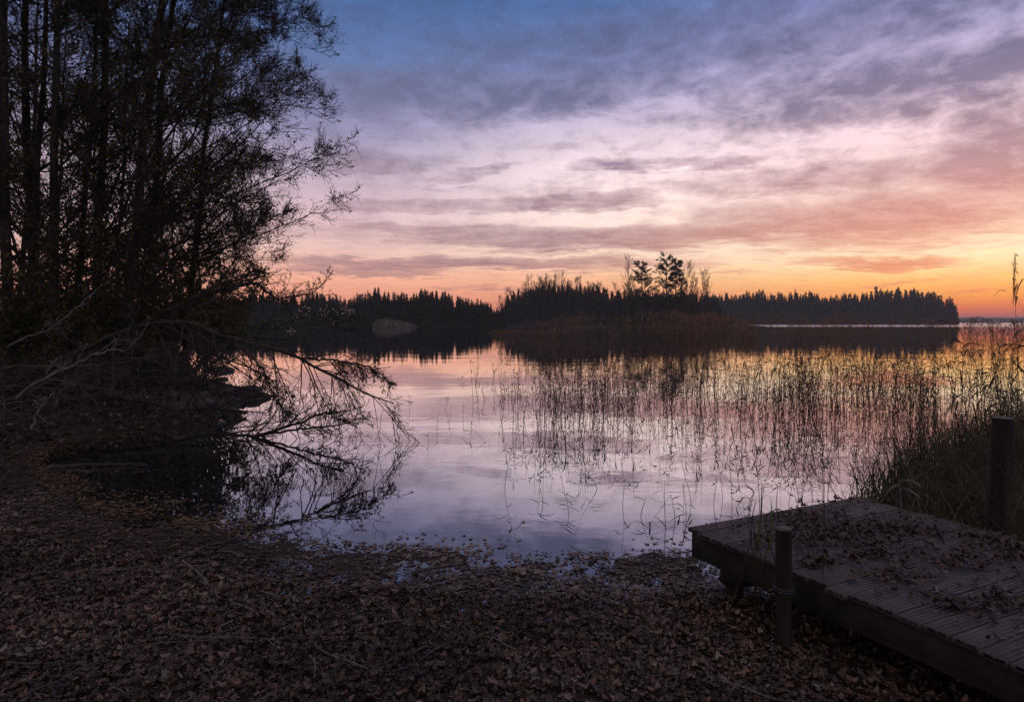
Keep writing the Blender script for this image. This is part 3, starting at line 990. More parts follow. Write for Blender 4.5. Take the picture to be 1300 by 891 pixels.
def limb(name, label, paths, mat, seed, twigs, up=-.35, group=None, cat='branch', leafy=0, tl=.33):
    """paths: list of (points, r0, r1); the first is the main limb, the others its forks"""
    rg = np.random.default_rng(seed)
    root = tag(empty(name, paths[0][0][0]), label, cat, group)
    o3 = np.array(paths[0][0][0])
    for i_, (pts, r0, r1) in enumerate(paths):
        tw = MB()
        p = smooth_path(pts, 26) - o3
        p[1:-1] += rg.normal(size=(24, 3)) * .012
        mb = MB()
        tubes(mb, p, np.linspace(1, 0, 26) ** .8 * (r0 - r1) + r1, 7)
        lo = link('limb' if i_ == 0 else 'fork', mb.mesh(name, mat), root)
        R = (np.linspace(1, 0, 26) ** .8 * (r0 - r1) + r1)[None]
        P1, R1 = kids(p[None], R, twigs, (.22, 1), (.4, 1.0), tl, 6, up, .10, .5, rg, fall=.65, bias=(.3, 0, -.5 if up < 0 else .1))
        tubes(tw, P1, np.clip(R1, .004, .02), 4)
        P2, R2 = kids(P1, R1, 7, (.2, 1), (.4, 1.1), .5, 4, up * .6, .14, .6, rg)
        tubes(tw, P2, np.clip(R2, .0036, .008), 3)
        P3, R3 = kids(P2, R2, 5, (.2, 1), (.4, 1.1), .5, 3, up * .4, .15, .6, rg)
        tubes(tw, P3, np.clip(R3, .0026, .005), 3)
        link('twig_spray', tw.mesh(name + '_twigs', mat), lo)
        if leafy and i_ == len(paths) - 1:
            fl = MB()
            leaves_on(fl, P3, leafy, (.03, .05), rg, .02)
            link('foliage', fl.mesh(name + '_leaves', M['whiteleaf']), lo)
    return root


limb('fallen_limb', 'long dark limb arching from the left bank and drooping over the water',
     [([at(60, 470, 12.2), at(110, 440, 12), at(180, 412, 11.6), at(245, 405, 11.2), at(275, 428, 11), at(330, 437, 10.8), at(385, 455, 10.6), at(440, 490, 10.4), at(500, 512, 10.2)], .062, .008),
      ([at(300, 433, 10.9), at(335, 470, 10.7), at(352, 508, 10.5), at(368, 530, 10.4)], .020, .005),
      ([at(385, 455, 10.6), at(430, 457, 10.7), at(470, 466, 10.8), at(497, 490, 10.9)], .020, .005)], M['wetlimb'], 61, 52)
limb('fallen_limb', 'low dark limb dipping into the water below the arching one',
     [([at(130, 500, 12.2), at(205, 512, 11.9), at(240, 535, 11.5), at(275, 550, 11.15), at(315, 556, 10.85), at(350, 549, 10.7), at(390, 530, 10.6), at(445, 520, 10.4)], .06, .008),
      ([at(335, 552, 10.8), at(380, 545, 10.6), at(420, 541, 10.4), at(462, 532, 10.2)], .022, .005),
      ([at(240, 535, 11.5), at(262, 470, 11.3), at(300, 430, 11.2)], .014, .004)], M['wetlimb'], 62, 30, .15)
limb('fallen_limb', 'thick dark branch rising over the shore under the lowest crown',
     [([at(150, 430, 13.5), at(200, 400, 13.3), at(255, 375, 13), at(325, 358, 12.7), at(345, 375, 12.5)], .075, .02),
      ([at(325, 358, 12.7), at(352, 380, 12.5), at(400, 372, 12.2), at(418, 350, 12.0)], .02, .005)], M['wetlimb'], 63, 22, .2)
limb('pale_leaved_branch', 'thin branch dotted with small pale leaves before the far treeline',
     [([at(300, 433, 10.9), at(345, 420, 10.6), at(400, 412, 10.3), at(455, 420, 10.0)], .012, .003),
      ([at(345, 420, 10.6), at(395, 398, 10.3), at(445, 400, 10.1)], .008, .003)], M['wetlimb'], 64, 9, .1, leafy=150, tl=.28)
for j, (a, b, c, lab) in enumerate(((at(-20, 470, 10.6), at(90, 466, 10.9), at(215, 448, 11.2), 'bare grey branch lying straight across the left bank tangle'),
                                    (at(20, 505, 9.9), at(62, 478, 10.1), at(150, 430, 10.6), 'grey crooked dead branch leaning up out of the bank litter'),
                                    (at(40, 545, 9.6), at(55, 510, 9.8), at(70, 495, 10.0), 'short pale snapped stick standing near the cove edge'),
                                    (at(120, 450, 11.0), at(160, 445, 10.9), at(190, 410, 10.8), 'pale forked twig curving upward under the alders'),
                                    (at(10, 440, 11.5), at(60, 420, 11.6), at(130, 360, 11.8), 'long grey dead branch slanting up through the thicket'))):
    limb('dead_branch', lab, [([a, (a + b) / 2 + (0, 0, .05), b, (b + c) / 2 - (0, 0, .04), c], .019, .005)], M['pale'] if j != 0 else M['dead'], 70 + j, 5, .1, tl=.35)
# drift log in the cove, stump and stones on the spit
lg = MB()
tubes(lg, smooth_path([(0, 0, 0), (.4, .03, .02), (.8, .02, .015), (1.1, .1, -.01)], 12), np.linspace(.03, .014, 12), 7, cap=True)
tag(link('drift_log', lg.mesh('drift_log', M['wetlimb']), None, on_level(70, 594) + (0, 0, .01), .12), 'thin dark log floating at the edge of the dark cove', 'log')


def stump():
    rg = np.random.default_rng(55)
    root = tag(empty('tree_stump', (-6.45, 13.1, .12), .4), 'grey rotten stump with spreading roots on the stony spit', 'stump')
    root.scale = (.8, .8, .9)
    n, m = 16, 7
    th = np.linspace(0, 2 * np.pi, n, endpoint=False)
    V = []
    for k_, zz in enumerate(np.linspace(-.1, .34, m)):
        r = .27 * (1 + .9 * math.exp(-zz * 7)) * (1 + .16 * np.sin(5 * th + .4) + .06 * rg.normal(size=n))
        V.append(np.stack([r * np.cos(th) + .25 * zz, r * np.sin(th), zz + (.12 * np.sin(3 * th) if k_ == m - 1 else 0 * th)], 1))
    q = [(a * n + b, a * n + (b + 1) % n, (a + 1) * n + (b + 1) % n, (a + 1) * n + b) for a in range(m - 1) for b in range(n)]
    mb = MB().add(np.concatenate(V + [np.array([[.12, 0, .35]])]), q, [((m - 1) * n + b, (m - 1) * n + (b + 1) % n, n * m) for b in range(n)])
    link('bole', mb.mesh('stump_bole', M['dead']), root)
    for a in np.linspace(0, 5.4, 6):
        mb = MB()
        d = np.array([math.cos(a), math.sin(a), 0])
        s = np.array([-math.sin(a), math.cos(a), 0]) * rg.normal() * .15
        tubes(mb, smooth_path([d * .25 + (0, 0, .2), d * .55 + s + (0, 0, .12), d * 1.0 + s * 2 + (0, 0, .02), d * 1.3 + s * 2 + (0, 0, -.08)], 9), np.linspace(.12, .035, 9), 6)
        link('root', mb.mesh('stump_root', M['dead']), root)


stump()
for px, py, s, lab in ((276, 471, (.62, .35, .22), 'flat dark rock lying alone in the water behind the spit'), (349, 503, (.11, .09, .08), 'little round stone off the tip of the spit'),
                       (372, 503, (.13, .1, .1), 'outermost small stone in the water beyond the spit tip'), (318, 503, (.5, .3, .14), 'long flat stone forming the tip of the spit'),
                       (285, 508, (.42, .34, .22), 'angular grey stone in the middle of the spit'), (265, 520, (.5, .4, .30), 'large blocky stone leaning against the rotten stump'),
                       (292, 527, (.35, .3, .16), 'dark wet stone at the water side of the spit'), (225, 536, (.30, .26, .16), 'mossy stone on the bank where the low limb starts'),
                       (282, 482, (.26, .2, .14), 'small stone on the far rim of the spit')):
    p = on_level(px, py, 0)
    if py > 475:
        s = tuple(c * .66 for c in s)
    z = max(float(ground_z(p[:1], p[1:2])[0]), -.03)
    tag(link('rock', rock_mb(*s, rgr).mesh('rock', M['rock']), None, (p[0], p[1], z + s[2] * .15), rgr.uniform(-.4, .4)), lab, 'rock')

stones = [rock_mb(.16, .13, .09, rgr, rough=.2).mesh('stone', M['rock']) for _ in range(4)]
for j in range(46):
    px, py = rgr.uniform(215, 335), rgr.uniform(478, 545)
    p = on_level(px, py, .1)
    dd = float(shore_dist(p[:1], p[1:2])[0])
    if dd < -.25 or dd > 1.6:
        continue
    o = link('stone', stones[j % 4], None, (p[0], p[1], max(float(ground_z(p[:1], p[1:2])[0]), -.02) + .01), rgr.uniform(0, 6.28), float(rgr.uniform(.4, 1.5)))
    tag(o, 'small loose stone among the leaves on the stony spit', 'stone', 'loose stones on the spit')

# ------------------------------------------------------------------ dock
DA = np.array([1.243, 4.64])
ROT = math.atan2(.80, 1.612)
EX, EY_ = np.array([math.cos(ROT), math.sin(ROT)]), np.array([-math.sin(ROT), math.cos(ROT)])
DZ, DW, DL = .45, 1.80, 5.6


def dock_pt(lx, ly, z):
    p = DA + EX * lx + EY_ * ly
    return np.array([p[0], p[1], z])


def box(mb, x0, x1, y0, y1, z0, z1, bev=.004):
    b = bev
    V = []
    for z, i_ in ((z0, b), (z0 + b, 0), (z1 - b, 0), (z1, b)):
        V += [(x0 + i_, y0 + i_, z), (x1 - i_, y0 + i_, z), (x1 - i_, y1 - i_, z), (x0 + i_, y1 - i_, z)]
    q = [(3, 2, 1, 0), (12, 13, 14, 15)]
    for r in range(3):
        for c in range(4):
            q.append((r * 4 + c, r * 4 + (c + 1) % 4, r * 4 + 4 + (c + 1) % 4, r * 4 + 4 + c))
    mb.add(V, q)
    return mb


dock = tag(empty('wooden_dock', (DA[0], DA[1], DZ), ROT), 'low weathered plank dock strewn with brown leaves, running out from the right bank', 'dock')
BW = .121


def board_mesh():
    n = 5
    ys, zs = [0.0, 0.0], [-.030, -.004]
    step = BW / n
    for a in range(n):
        s = a * step
        ys += [s + .003, s + step - .0112, s + step - .0092, s + step - .0010]
        zs += [0, 0, -.016, -.016]
    ys, zs = ys[:-2], zs[:-2]
    ys += [BW, BW]
    zs += [-.004, -.030]
    prof = np.stack([np.array(ys), np.array(zs)], 1)
    m = len(prof)
    xs = np.linspace(-.02, DW + .02, 13)
    V = np.concatenate([np.stack([np.full(m, xx), prof[:, 0], prof[:, 1]], 1) for xx in xs])
    q = [(a * m + b, (a + 1) * m + b, (a + 1) * m + (b + 1) % m, a * m + (b + 1) % m) for a in range(12) for b in range(m)]
    mb = MB().add(V, q)
    for base in (0, 12 * m):
        c = mb.n
        mb.add([V[base:base + m].mean(0)], None, None)
        f = [(base + b, base + (b + 1) % m, c) for b in range(m)]
        mb.t.append(np.array(f))
    return mb.mesh('deck_board', M['deck'], False)


bm_ = board_mesh()
rd = np.random.default_rng(3)
nb_ = int(DL / (BW + .007))
for j in range(nb_):
    o = link('deck_board', bm_, dock, (rd.normal() * .010, -(j + 1) * (BW + .007) + rd.normal() * .0013, rd.normal() * .0022), rd.normal() * .0022)
for x0, x1, nm in ((.0, .045, 'side_beam'), (DW - .045, DW, 'side_beam'), (.86, .92, 'joist')):
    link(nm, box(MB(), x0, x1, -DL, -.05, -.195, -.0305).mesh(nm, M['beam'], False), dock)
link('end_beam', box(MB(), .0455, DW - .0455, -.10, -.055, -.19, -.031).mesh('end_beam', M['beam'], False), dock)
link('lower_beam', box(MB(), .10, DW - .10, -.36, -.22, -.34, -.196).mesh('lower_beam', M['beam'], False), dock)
for lx in (.16, DW - .16):
    for ly in (-.29, -2.2, -4.2):
        mb = MB()
        tubes(mb, np.array([(lx, ly, -.34 if ly > -1 else -.196), (lx, ly, -.5), (lx, ly, -1.1)]), np.array([.06, .062, .065]), 10)
        link('pile', mb.mesh('dock_pile', M['post']), dock)


def post(name, label, foot, top, r, rope=None):
    root = tag(empty(name, foot), label, 'post')
    d = np.array(top) - np.array(foot)
    rg = np.random.default_rng(int(r * 1e4))
    P = smooth_path([(0, 0, -.3), d * .3, d * .7, d * .97, d], 9)
    P = np.concatenate([np.linspace(np.array([0, 0, -.3]), d, 9)])
    mb = MB()
    rr = np.full(9, r) * (1 + .03 * rg.normal(size=9))
    rr[-1] *= .95
    tubes(mb, P, rr, 18)
    aa = np.arange(18) * 2 * np.pi / 18
    fl_ = 1 + .035 * np.sin(3 * aa + r * 90) + .025 * rg.normal(size=18)
    vv = mb.v[0].reshape(9, 18, 3)
    vv[:] = P[:, None] + (vv - P[:, None]) * fl_[None, :, None]
    link('shaft', mb.mesh(name, M['post']), root)
    mb = MB()
    a = np.linspace(0, 2 * np.pi, 18, endpoint=False)
    V = [np.stack([np.cos(a) * s, np.sin(a) * s, np.full(18, zz)], 1) + d for s, zz in ((rr[-1] * .995, .0005), (rr[-1] * .93, .006), (rr[-1] * .4, .007))]
    q = [(k_ * 18 + b, k_ * 18 + (b + 1) % 18, k_ * 18 + 18 + (b + 1) % 18, k_ * 18 + 18 + b) for k_ in range(2) for b in range(18)]
    mb.add(np.concatenate(V + [d[None] + (0, 0, .007)]), q, [(36 + b, 36 + (b + 1) % 18, 54) for b in range(18)])
    link('cut_top', mb.mesh('cut_top', M['postcut']), root)
    if rope:
        for dz in (0, .014):
            c = d * (rope / d[2])
            P = np.stack([np.cos(a) * (r + .006), np.sin(a) * (r + .006), np.full(18, 0) + .006 * np.sin(a)], 1) + c + (0, 0, dz)
            P = np.concatenate([P, P[:2]])
            mb = MB()
            tubes(mb, P, np.full(20, .005), 6)
            link('rope_turn', mb.mesh('rope_turn', M['rope']), root)
        mb = MB()
        P = np.array([(-r - .01, -.01, 0), (-r - .035, -.02, .006), (-r - .045, -.012, -.004), (-r - .028, 0, -.012), (-r - .006, .004, 0)]) + c
        tubes(mb, smooth_path(P, 12), np.full(12, .006), 6)
        link('rope_loop', mb.mesh('rope_loop', M['rope']), root)
    return root


post('mooring_post', 'short dark post with a rope turn beside the left edge of the dock', (1.54, 3.70, .05), (1.54, 3.70, .73), .046, .34)
post('mooring_post', 'tall round dark post with a sawn top by the right edge of the dock', (3.50, 4.74, .15), (3.535, 4.70, 1.21), .072)

# ------------------------------------------------------------------ leaves


def leaf_arrays(seed, L=.07, w=.5, curl=.5, n=5):
    rg = np.random.default_rng(seed)
    t = np.linspace(0, 1, n)
    wid = np.sin(np.pi * np.clip(t * .92 + .05, 0, 1)) ** .8 * w * L * .5
    wid[0] = .002
    wid[-1] = .001
    bend = curl * rg.uniform(.5, 1.4)
    V = []
    for c in (-1, -.0, 1):
        edge = rg.uniform(.1, .6) * curl
        zz = bend * L * (t - .5) ** 2 * 1.6 + abs(c) * (wid * edge * 1.6 + rg.normal(size=n) * .05 * L * abs(c))
        V.append(np.stack([(t - .5) * L, c * wid * (1 - .25 * edge) + .05 * L * np.sin(t * 3) * rg.normal(), zz], 1))
    V = np.concatenate(V)
    V[:, 2] -= V[:, 2].min()
    q = [(s * n + a, s * n + a + 1, s * n + n + a + 1, s * n + n + a) for s in range(2) for a in range(n - 1)]
    return MB().add(V, q)


LV = [leaf_arrays(100 + j, L, w, c) for j, (L, w, c) in enumerate(((.058, .62, .45), (.05, .7, .6), (.07, .5, .4), (.052, .75, .9), (.045, .6, .3), (.075, .40, .7), (.06, .66, 1.0)))]
LFLOAT = [leaf_arrays(140 + j, L, w, .03) for j, (L, w) in enumerate(((.06, .65), (.05, .7), (.07, .5)))]
LFLAT = [leaf_arrays(120 + j, L, w, .12) for j, (L, w) in enumerate(((.06, .65), (.05, .7), (.07, .5)))]


def scatter_leaves(mb, src, pos, rg, tilt, smin=.6, smax=1.15, tint=None):
    k = rg.integers(0, len(src), len(pos))
    size = rg.lognormal(0, .28, len(pos)) if tint is not None else np.ones(len(pos))
    for a, s in enumerate(src):
        sel = np.where(k == a)[0]
        if not len(sel):
            continue
        v = s.v[0]
        n = len(sel)
        yaw = rg.uniform(0, 6.28, n)
        tx, ty = rg.normal(size=n) * tilt, rg.normal(size=n) * tilt
        sc = rg.uniform(smin, smax, n) * size[sel]
        vv = v[None] * sc[:, None, None]
        x, y, z = vv[..., 0], vv[..., 1], vv[..., 2]
        y, z = y * np.cos(tx)[:, None] - z * np.sin(tx)[:, None], y * np.sin(tx)[:, None] + z * np.cos(tx)[:, None]
        x, z = x * np.cos(ty)[:, None] + z * np.sin(ty)[:, None], -x * np.sin(ty)[:, None] + z * np.cos(ty)[:, None]
        c, s_ = np.cos(yaw)[:, None], np.sin(yaw)[:, None]
        out = np.stack([x * c - y * s_, x * s_ + y * c, z], -1) + pos[sel][:, None]
        q = (s.q[0][None] + (np.arange(n) * len(v))[:, None, None]).reshape(-1, 4)
        tn = rg.uniform(0, 1, n) if tint is None else tint[sel]
        mb.add(out.reshape(-1, 3), q, None, np.repeat(tn, len(v)))


rl = np.random.default_rng(77)
# beach litter, dense near the camera, thinner on the far left bank
n = 330000
x = rl.uniform(-10.5, 4.8, n)
y = rl.uniform(1.6, 9.4, n) ** 1.0
d = shore_dist(x, y)
keep = (d > -.12) & (np.abs(x) < .85 * y + 1.2 + 2.4 * (x < 0))
loc = (np.stack([x, y], 1) - DA)
lx, ly = loc @ EX, loc @ EY_
keep &= ~((lx > .5) & (lx < DW) & (ly < -.4))
x, y, d = x[keep], y[keep], d[keep]
dens = np.clip(.62 + .4 * vnoise(x, y, 1.3) * .6 + np.clip(d, 0, 1) * .5, .3, 1)
sel = rl.uniform(size=len(x)) < dens
x, y, d = x[sel], y[sel], d[sel]
z = np.maximum(ground_z(x, y), 0.0) + rl.uniform(.0, .03, len(x)) * np.clip(d * 2, 0.08, 1)
mb = MB()
tint = np.clip(rl.uniform(0, 1, len(x)) * .8 + .10 + .16 * vnoise(x, y, .9) + .06 * vnoise(x, y, 4), 0, 1)
wet = d < .8
thin = ~wet | (rl.uniform(size=len(x)) < .25 + .6 * np.clip(d / .8, 0, 1))
x, y, z, d, wet, tint = x[thin], y[thin], z[thin], d[thin], wet[thin], tint[thin]
scatter_leaves(mb, LV, np.stack([x, y, z], 1)[~wet], rl, .24, .30, .80, tint[~wet])
scatter_leaves(mb, LFLAT, np.stack([x, y, np.maximum(ground_z(x, y), 0) + rl.uniform(.002, .012, len(x))], 1)[wet], rl, .07, .32, .85, tint[wet])
n = 16000
x = rl.uniform(-17, -5, n)
y = rl.uniform(9.3, 24, n)
k_ = shore_dist(x, y) > .05
x, y = x[k_], y[k_]
scatter_leaves(mb, LV, np.stack([x, y, ground_z(x, y) + .01], 1), rl, .35, .9, 1.8)
tag(link('leaf_litter', mb.mesh('leaf_litter', M['litter'])), 'thick layer of brown fallen leaves covering the beach and left bank', 'leaf litter', kind='stuff')
# leaves afloat along the water's edge
n = 42000
x = rl.uniform(-7.6, 2.4, n)
y = rl.uniform(4.8, 11.5, n)
d = shore_dist(x, y)
wgt = np.exp(-np.abs(d + .08) / np.where(x < -1.5, .20, .13)) * np.where(x < -6, .5, 1)
k_ = (d < .12) & (rl.uniform(size=n) < wgt * np.where(x < -1.5, 2.2, 1.5)) & (rl.uniform(size=n) < .5 + .9 * vnoise(x, y, 1.5))
x, y = x[k_], y[k_]
mb = MB()
scatter_leaves(mb, LFLOAT, np.stack([x, y, np.full(len(x), .0008) + rl.uniform(0, .002, len(x)) + np.maximum(ground_z(x, y), 0)], 1), rl, .012, .55, 1.0)
tag(link('floating_leaves', mb.mesh('floating_leaves', M['floatleaf'])), 'wet yellow and brown leaves afloat along the water edge', 'floating leaves', kind='stuff')

# leaves on the dock: clumped drifts
LM = [s.mesh('dock_leaf', M['deckleaf']) for s in LV]
cl = []
heaps = [(.55, -.55, .30), (1.05, -.62, .30), (.7, -.95, .22), (1.35, -.75, .22), (.45, -1.25, .16), (1.0, -1.25, .20), (1.5, -1.35, .25), (.62, -1.72, .16), (.35, -1.62, .12), (1.15, -1.75, .2), (.75, -2.15, .14), (1.45, -1.95, .2), (1.1, -2.35, .2), (1.6, -1.1, .16), (.22, -.9, .1), (1.62, -2.4, .2), (.9, -.32, .25), (1.5, -2.8, .3), (1.1, -3.1, .22), (1.6, -3.4, .25), (.85, -2.7, .12)]
for hx, hy, s in heaps:
    m = int(1700 * s * s + 40)
    cl.append(np.stack([hx + rl.normal(size=m) * s * .62, hy + rl.normal(size=m) * s * .48], 1))
cl.append(np.stack([rl.uniform(.05, DW - .05, 1000), rl.uniform(-3.6, -.03, 1000)], 1))
cl = np.concatenate(cl)
cl = cl[(cl[:, 0] > .03) & (cl[:, 0] < DW - .03) & (cl[:, 1] < -.03)]
wp = DA + cl[:, :1] * EX + cl[:, 1:] * EY_
vis = (np.abs(wp[:, 0] / wp[:, 1]) < .80) & (wp[:, 1] > 2.3)
order = np.argsort(np.where(vis, np.hypot(wp[:, 0], wp[:, 1]), 1e6))
lab = 'curled dry brown leaf lying loose on the grooved dock boards'
for j, k_ in enumerate(order[:300]):
    o = bpy.data.objects.new('fallen_leaf', LM[int(rl.integers(0, len(LM)))])
    COL.objects.link(o)
    o.location = (float(wp[k_, 0]), float(wp[k_, 1]), DZ + .004 + float(rl.uniform(0, .022)))
    o.rotation_euler = (float(rl.normal() * .16), float(rl.normal() * .16), float(rl.uniform(0, 6.28)))
    o.scale = (float(rl.uniform(.6, 1.0)),) * 3
    tag(o, lab, 'leaf', 'fallen leaves on the dock')
rest = order[300:]
mb = MB()
scatter_leaves(mb, LV, np.stack([wp[rest, 0], wp[rest, 1], np.full(len(rest), DZ + .006) + rl.uniform(0, .018, len(rest))], 1), rl, .2, .6, 1.0)
tag(link('dock_leaf_litter', mb.mesh('dock_leaf_litter', M['deckleaf'])), 'drifts of brown leaves lying towards the far end of the dock', 'leaf litter', kind='stuff')

# sticks among the leaves
for (a, b, r, mat, lab) in (((-2.55, 5.05), (-1.95, 4.35), .006, M['pale'], 'long thin pale stick lying in the leaves at left'), ((-1.85, 4.3), (-1.55, 4.0), .005, M['pale'], 'short pale straw lying in line with the long stick'),
                            ((-.75, 4.85), (-.38, 5.02), .016, M['dead'], 'dark stubby stick lying near the waterline'), ((-1.1, 3.55), (-1.0, 3.3), .004, M['pale'], 'pale straw sticking out of the leaves near the bottom')):
    za, zb = (float(ground_z(np.array([p[0]]), np.array([p[1]]))[0]) + .04 for p in (a, b))
    mb = MB()
    p0, p1 = np.array([0, 0, 0]), np.array([b[0] - a[0], b[1] - a[1], zb - za])
    tubes(mb, smooth_path([p0, p0 * .6 + p1 * .4 + (.02, .01, .012), p1], 10), np.linspace(r, r * .6, 10), 6, cap=True)
    tag(link('stick', mb.mesh('stick', mat), None, (a[0], a[1], za)), lab, 'stick')

stk = []
for j in range(5):
    mb = MB()
    L = .22 + .07 * j
    p = smooth_path([(0, 0, 0), (L * .3, rl.normal() * .02, .008), (L * .65, rl.normal() * .03, .012), (L, rl.normal() * .03, .004)], 10)
    tubes(mb, p, np.linspace(.0045, .002, 10), 5, cap=True)
    P1, R1 = kids(p[None], np.linspace(.0045, .002, 10)[None], 3, (.3, .9), (.4, .9), .35, 4, 0, .1, .7, rl)
    P1[..., 2] = np.abs(P1[..., 2]) * .5
    tubes(mb, P1, R1, 4)
    stk.append(mb.mesh('beach_twig', M['pale'] if j % 2 else M['dead']))
for j in range(70):
    y = rl.uniform(2.6, 6.2)
    x = rl.uniform(-.8, .45) * y
    if shore_dist(np.array([x]), np.array([y]))[0] < .1:
        continue
    o = link('beach_twig', stk[j % 5], None, (x, y, float(ground_z(np.array([x]), np.array([y]))[0]) + .035), rl.uniform(0, 6.28), rl.uniform(.6, 1.3))
    tag(o, 'thin bare twig lying loose on the beach leaves', 'twig', 'twigs on the beach')

# ------------------------------------------------------------------ reeds


def reed(seed, kind):
    rg = np.random.default_rng(seed)
    h = 1.0
    mb = MB()
    lean = rg.normal(size=2) * .13
    n = 7
    t = np.linspace(0, 1, n)
    P = np.stack([lean[0] * t + rg.normal() * .05 * t ** 3, lean[1] * t + rg.normal() * .05 * t ** 3, t * h], 1)
    if kind == 'broken':
        k = rg.integers(3, 5)
        a = rg.uniform(0, 6.28)
        dr = np.array([math.cos(a), math.sin(a), -rg.uniform(.3, 1.2)])
        for j in range(k, n):
            P[j] = P[k - 1] + dr * (j - k + 1) * h / (n - 1) * .9
    P[0, 2] = -.12
    tubes(mb, P[None], np.linspace(.0039, .0016, n)[None], 3, tint=.55)
    nl = {'bare': 3, 'leafy': 9, 'plume': 6, 'broken': 4}[kind]
    LP, LW, LS = [], [], []
    for j in range(nl):
        tt = rg.uniform(.35 if kind != 'leafy' else .3, .98)
        s = min(int(tt * (n - 1)), n - 2)
        p = P[s] + (P[s + 1] - P[s]) * (tt * (n - 1) - s)
        a = rg.uniform(0, 6.28)
        L = rg.uniform(.14, .30)
        out = np.array([math.cos(a), math.sin(a), 0])
        up = rg.uniform(.1, 1.1)
        pts = [p]
        d = norm(out * .6 + np.array([0, 0, up]))
        for q_ in range(4):
            d = norm(d + np.array([0, 0, -rg.uniform(.15, .5)]))
            pts.append(pts[-1] + d * L / 4)
        LP.append(pts)
        LW.append(np.array([.0028, .0078, .007, .0045, .0008]) * rg.uniform(.7, 1.25))
        LS.append(np.cross(out, (0, 0, 1)) + rg.normal(size=3) * .25)
    if LP:
        ribbons(mb, np.array(LP), np.array(LW), np.array(LS), tint=rg.uniform(.1, .7, len(LP)))
    if kind == 'plume':
        m = 34
        a = rg.normal(size=m) * .7 + rg.uniform(0, 6)
        b0 = P[-1] + np.array([0, 0, -.05]) + np.stack([np.zeros(m), np.zeros(m), rg.uniform(-.12, .04, m)], 1)
        d = np.stack([np.cos(a) * .45, np.sin(a) * .45, np.full(m, .9)], 1)
        L = rg.uniform(.04, .12, m)[:, None]
        p1 = b0 + d * L * .6
        p2 = p1 + (d + np.array([0, 0, -1.1])) * L * .5
        ribbons(mb, np.stack([b0, p1, p2], 1), np.full((m, 3), .0028) * np.array([.5, 1, .3]), rg.normal(size=(m, 3)), tint=.8)
    return mb


RK = ['bare'] * 4 + ['leafy'] * 4 + ['plume'] * 4 + ['broken'] * 3
RV = [reed(200 + j, k) for j, k in enumerate(RK)]
RM_dark = [m.mesh('reed', M['darkreed']) for m in RV]
RM_plume = [m.mesh('reed', M['reed']) if k == 'plume' else None for m, k in zip(RV, RK)]
rr_ = np.random.default_rng(99)
KIDX = {k: [j for j, q_ in enumerate(RK) if q_ == k] for k in set(RK)}


def region(n, prow, pxl, pxr, dmin, dmax, power=1.0):
    """reed feet: uniform over the lake surface between two sight lines"""
    d = np.sqrt(rr_.uniform(dmin ** 2, dmax ** 2, n))
    px = pxl + (pxr - pxl) * rr_.uniform(0, 1, n)
    return np.stack([(px - 650) / F * d, d], 1)


reeds = []      # x, y, height, width, kind


def add_reeds(n, pxl, pxr, d0, d1, h0, h1, mixk, clump=.6, wsc=1.0, left_in=0):
    p = region(n, 0, pxl, pxr, d0, d1)
    c = vnoise(p[:, 0], p[:, 1], .55)
    ok = rr_.uniform(size=n) < np.clip(.55 + clump * c, .05, 1)
    if left_in:                     # the stand thins out at its left edge
        pxx = p[:, 0] / p[:, 1] * F + 650
        ok &= rr_.uniform(size=n) < np.clip((pxx - pxl) / left_in, .12, 1)
    ok &= shore_dist(p[:, 0], p[:, 1]) < .1
    p = p[ok]
    ks = list(mixk)
    pr = np.array([mixk[q_] for q_ in ks], float)
    kk = rr_.choice(len(ks), len(p), p=pr / pr.sum())
    for (x, y), q_ in zip(p, kk):
        h = rr_.uniform(h0, h1)
        reeds.append((x, y, h, wsc * rr_.uniform(.85, 1.2) * (h ** .4), int(rr_.choice(KIDX[ks[q_]]))))


MIXN = {'bare': 3, 'leafy': 3, 'broken': 1.2}
add_reeds(800, 606, 1190, 10.8, 14.5, .6, 1.35, MIXN, .7, 1.05, 130)
add_reeds(700, 600, 980, 13, 22, .6, 1.2, MIXN, .5, 1.05, 110)
add_reeds(1350, 600, 1290, 14.5, 24, .7, 1.35, MIXN, .5, 1.15, 110)
add_reeds(420, 625, 1310, 24, 48, .7, 1.25, {'bare': 4, 'leafy': 2}, .35, 1.3, 60)
add_reeds(260, 980, 1200, 9.8, 20, .7, 1.3, MIXN, .6, 1.0)
add_reeds(120, 1150, 1330, 9.5, 15, .9, 1.4, MIXN, .3, 1.05)
# a few loose ones close by, in front of the dock
for px, py, h, kd in ((722, 655, .18, 'leafy'), (790, 640, .45, 'bare'), (812, 655, .4, 'broken'), (845, 668, .42, 'bare'), (858, 660, .5, 'broken'), (872, 655, .6, 'broken'), (905, 640, .7, 'broken'), (930, 642, .7, 'bare'), (948, 645, .6, 'broken'),
                      (965, 640, .75, 'bare'), (985, 640, .55, 'broken'), (1000, 640, .6, 'broken'), (1015, 635, .6, 'leafy'), (1032, 636, .5, 'bare'), (1050, 632, .6, 'leafy'), (760, 620, .35, 'bare'), (880, 640, .8, 'bare'), (918, 632, .6, 'leafy'), (1045, 615, .9, 'bare'), (555, 545, .35, 'bare'), (565, 520, .4, 'bare'),
                      (570, 535, .3, 'bare'), (545, 560, .2, 'bare'), (520, 520, .4, 'bare'), (588, 530, .5, 'bare'), (596, 560, .6, 'broken'), (640, 620, .7, 'leafy'), (690, 640, .3, 'broken')):
    p = on_level(px, py)
    reeds.append((p[0], p[1], h, rr_.uniform(.8, 1.1), int(rr_.choice(KIDX[kd]))))
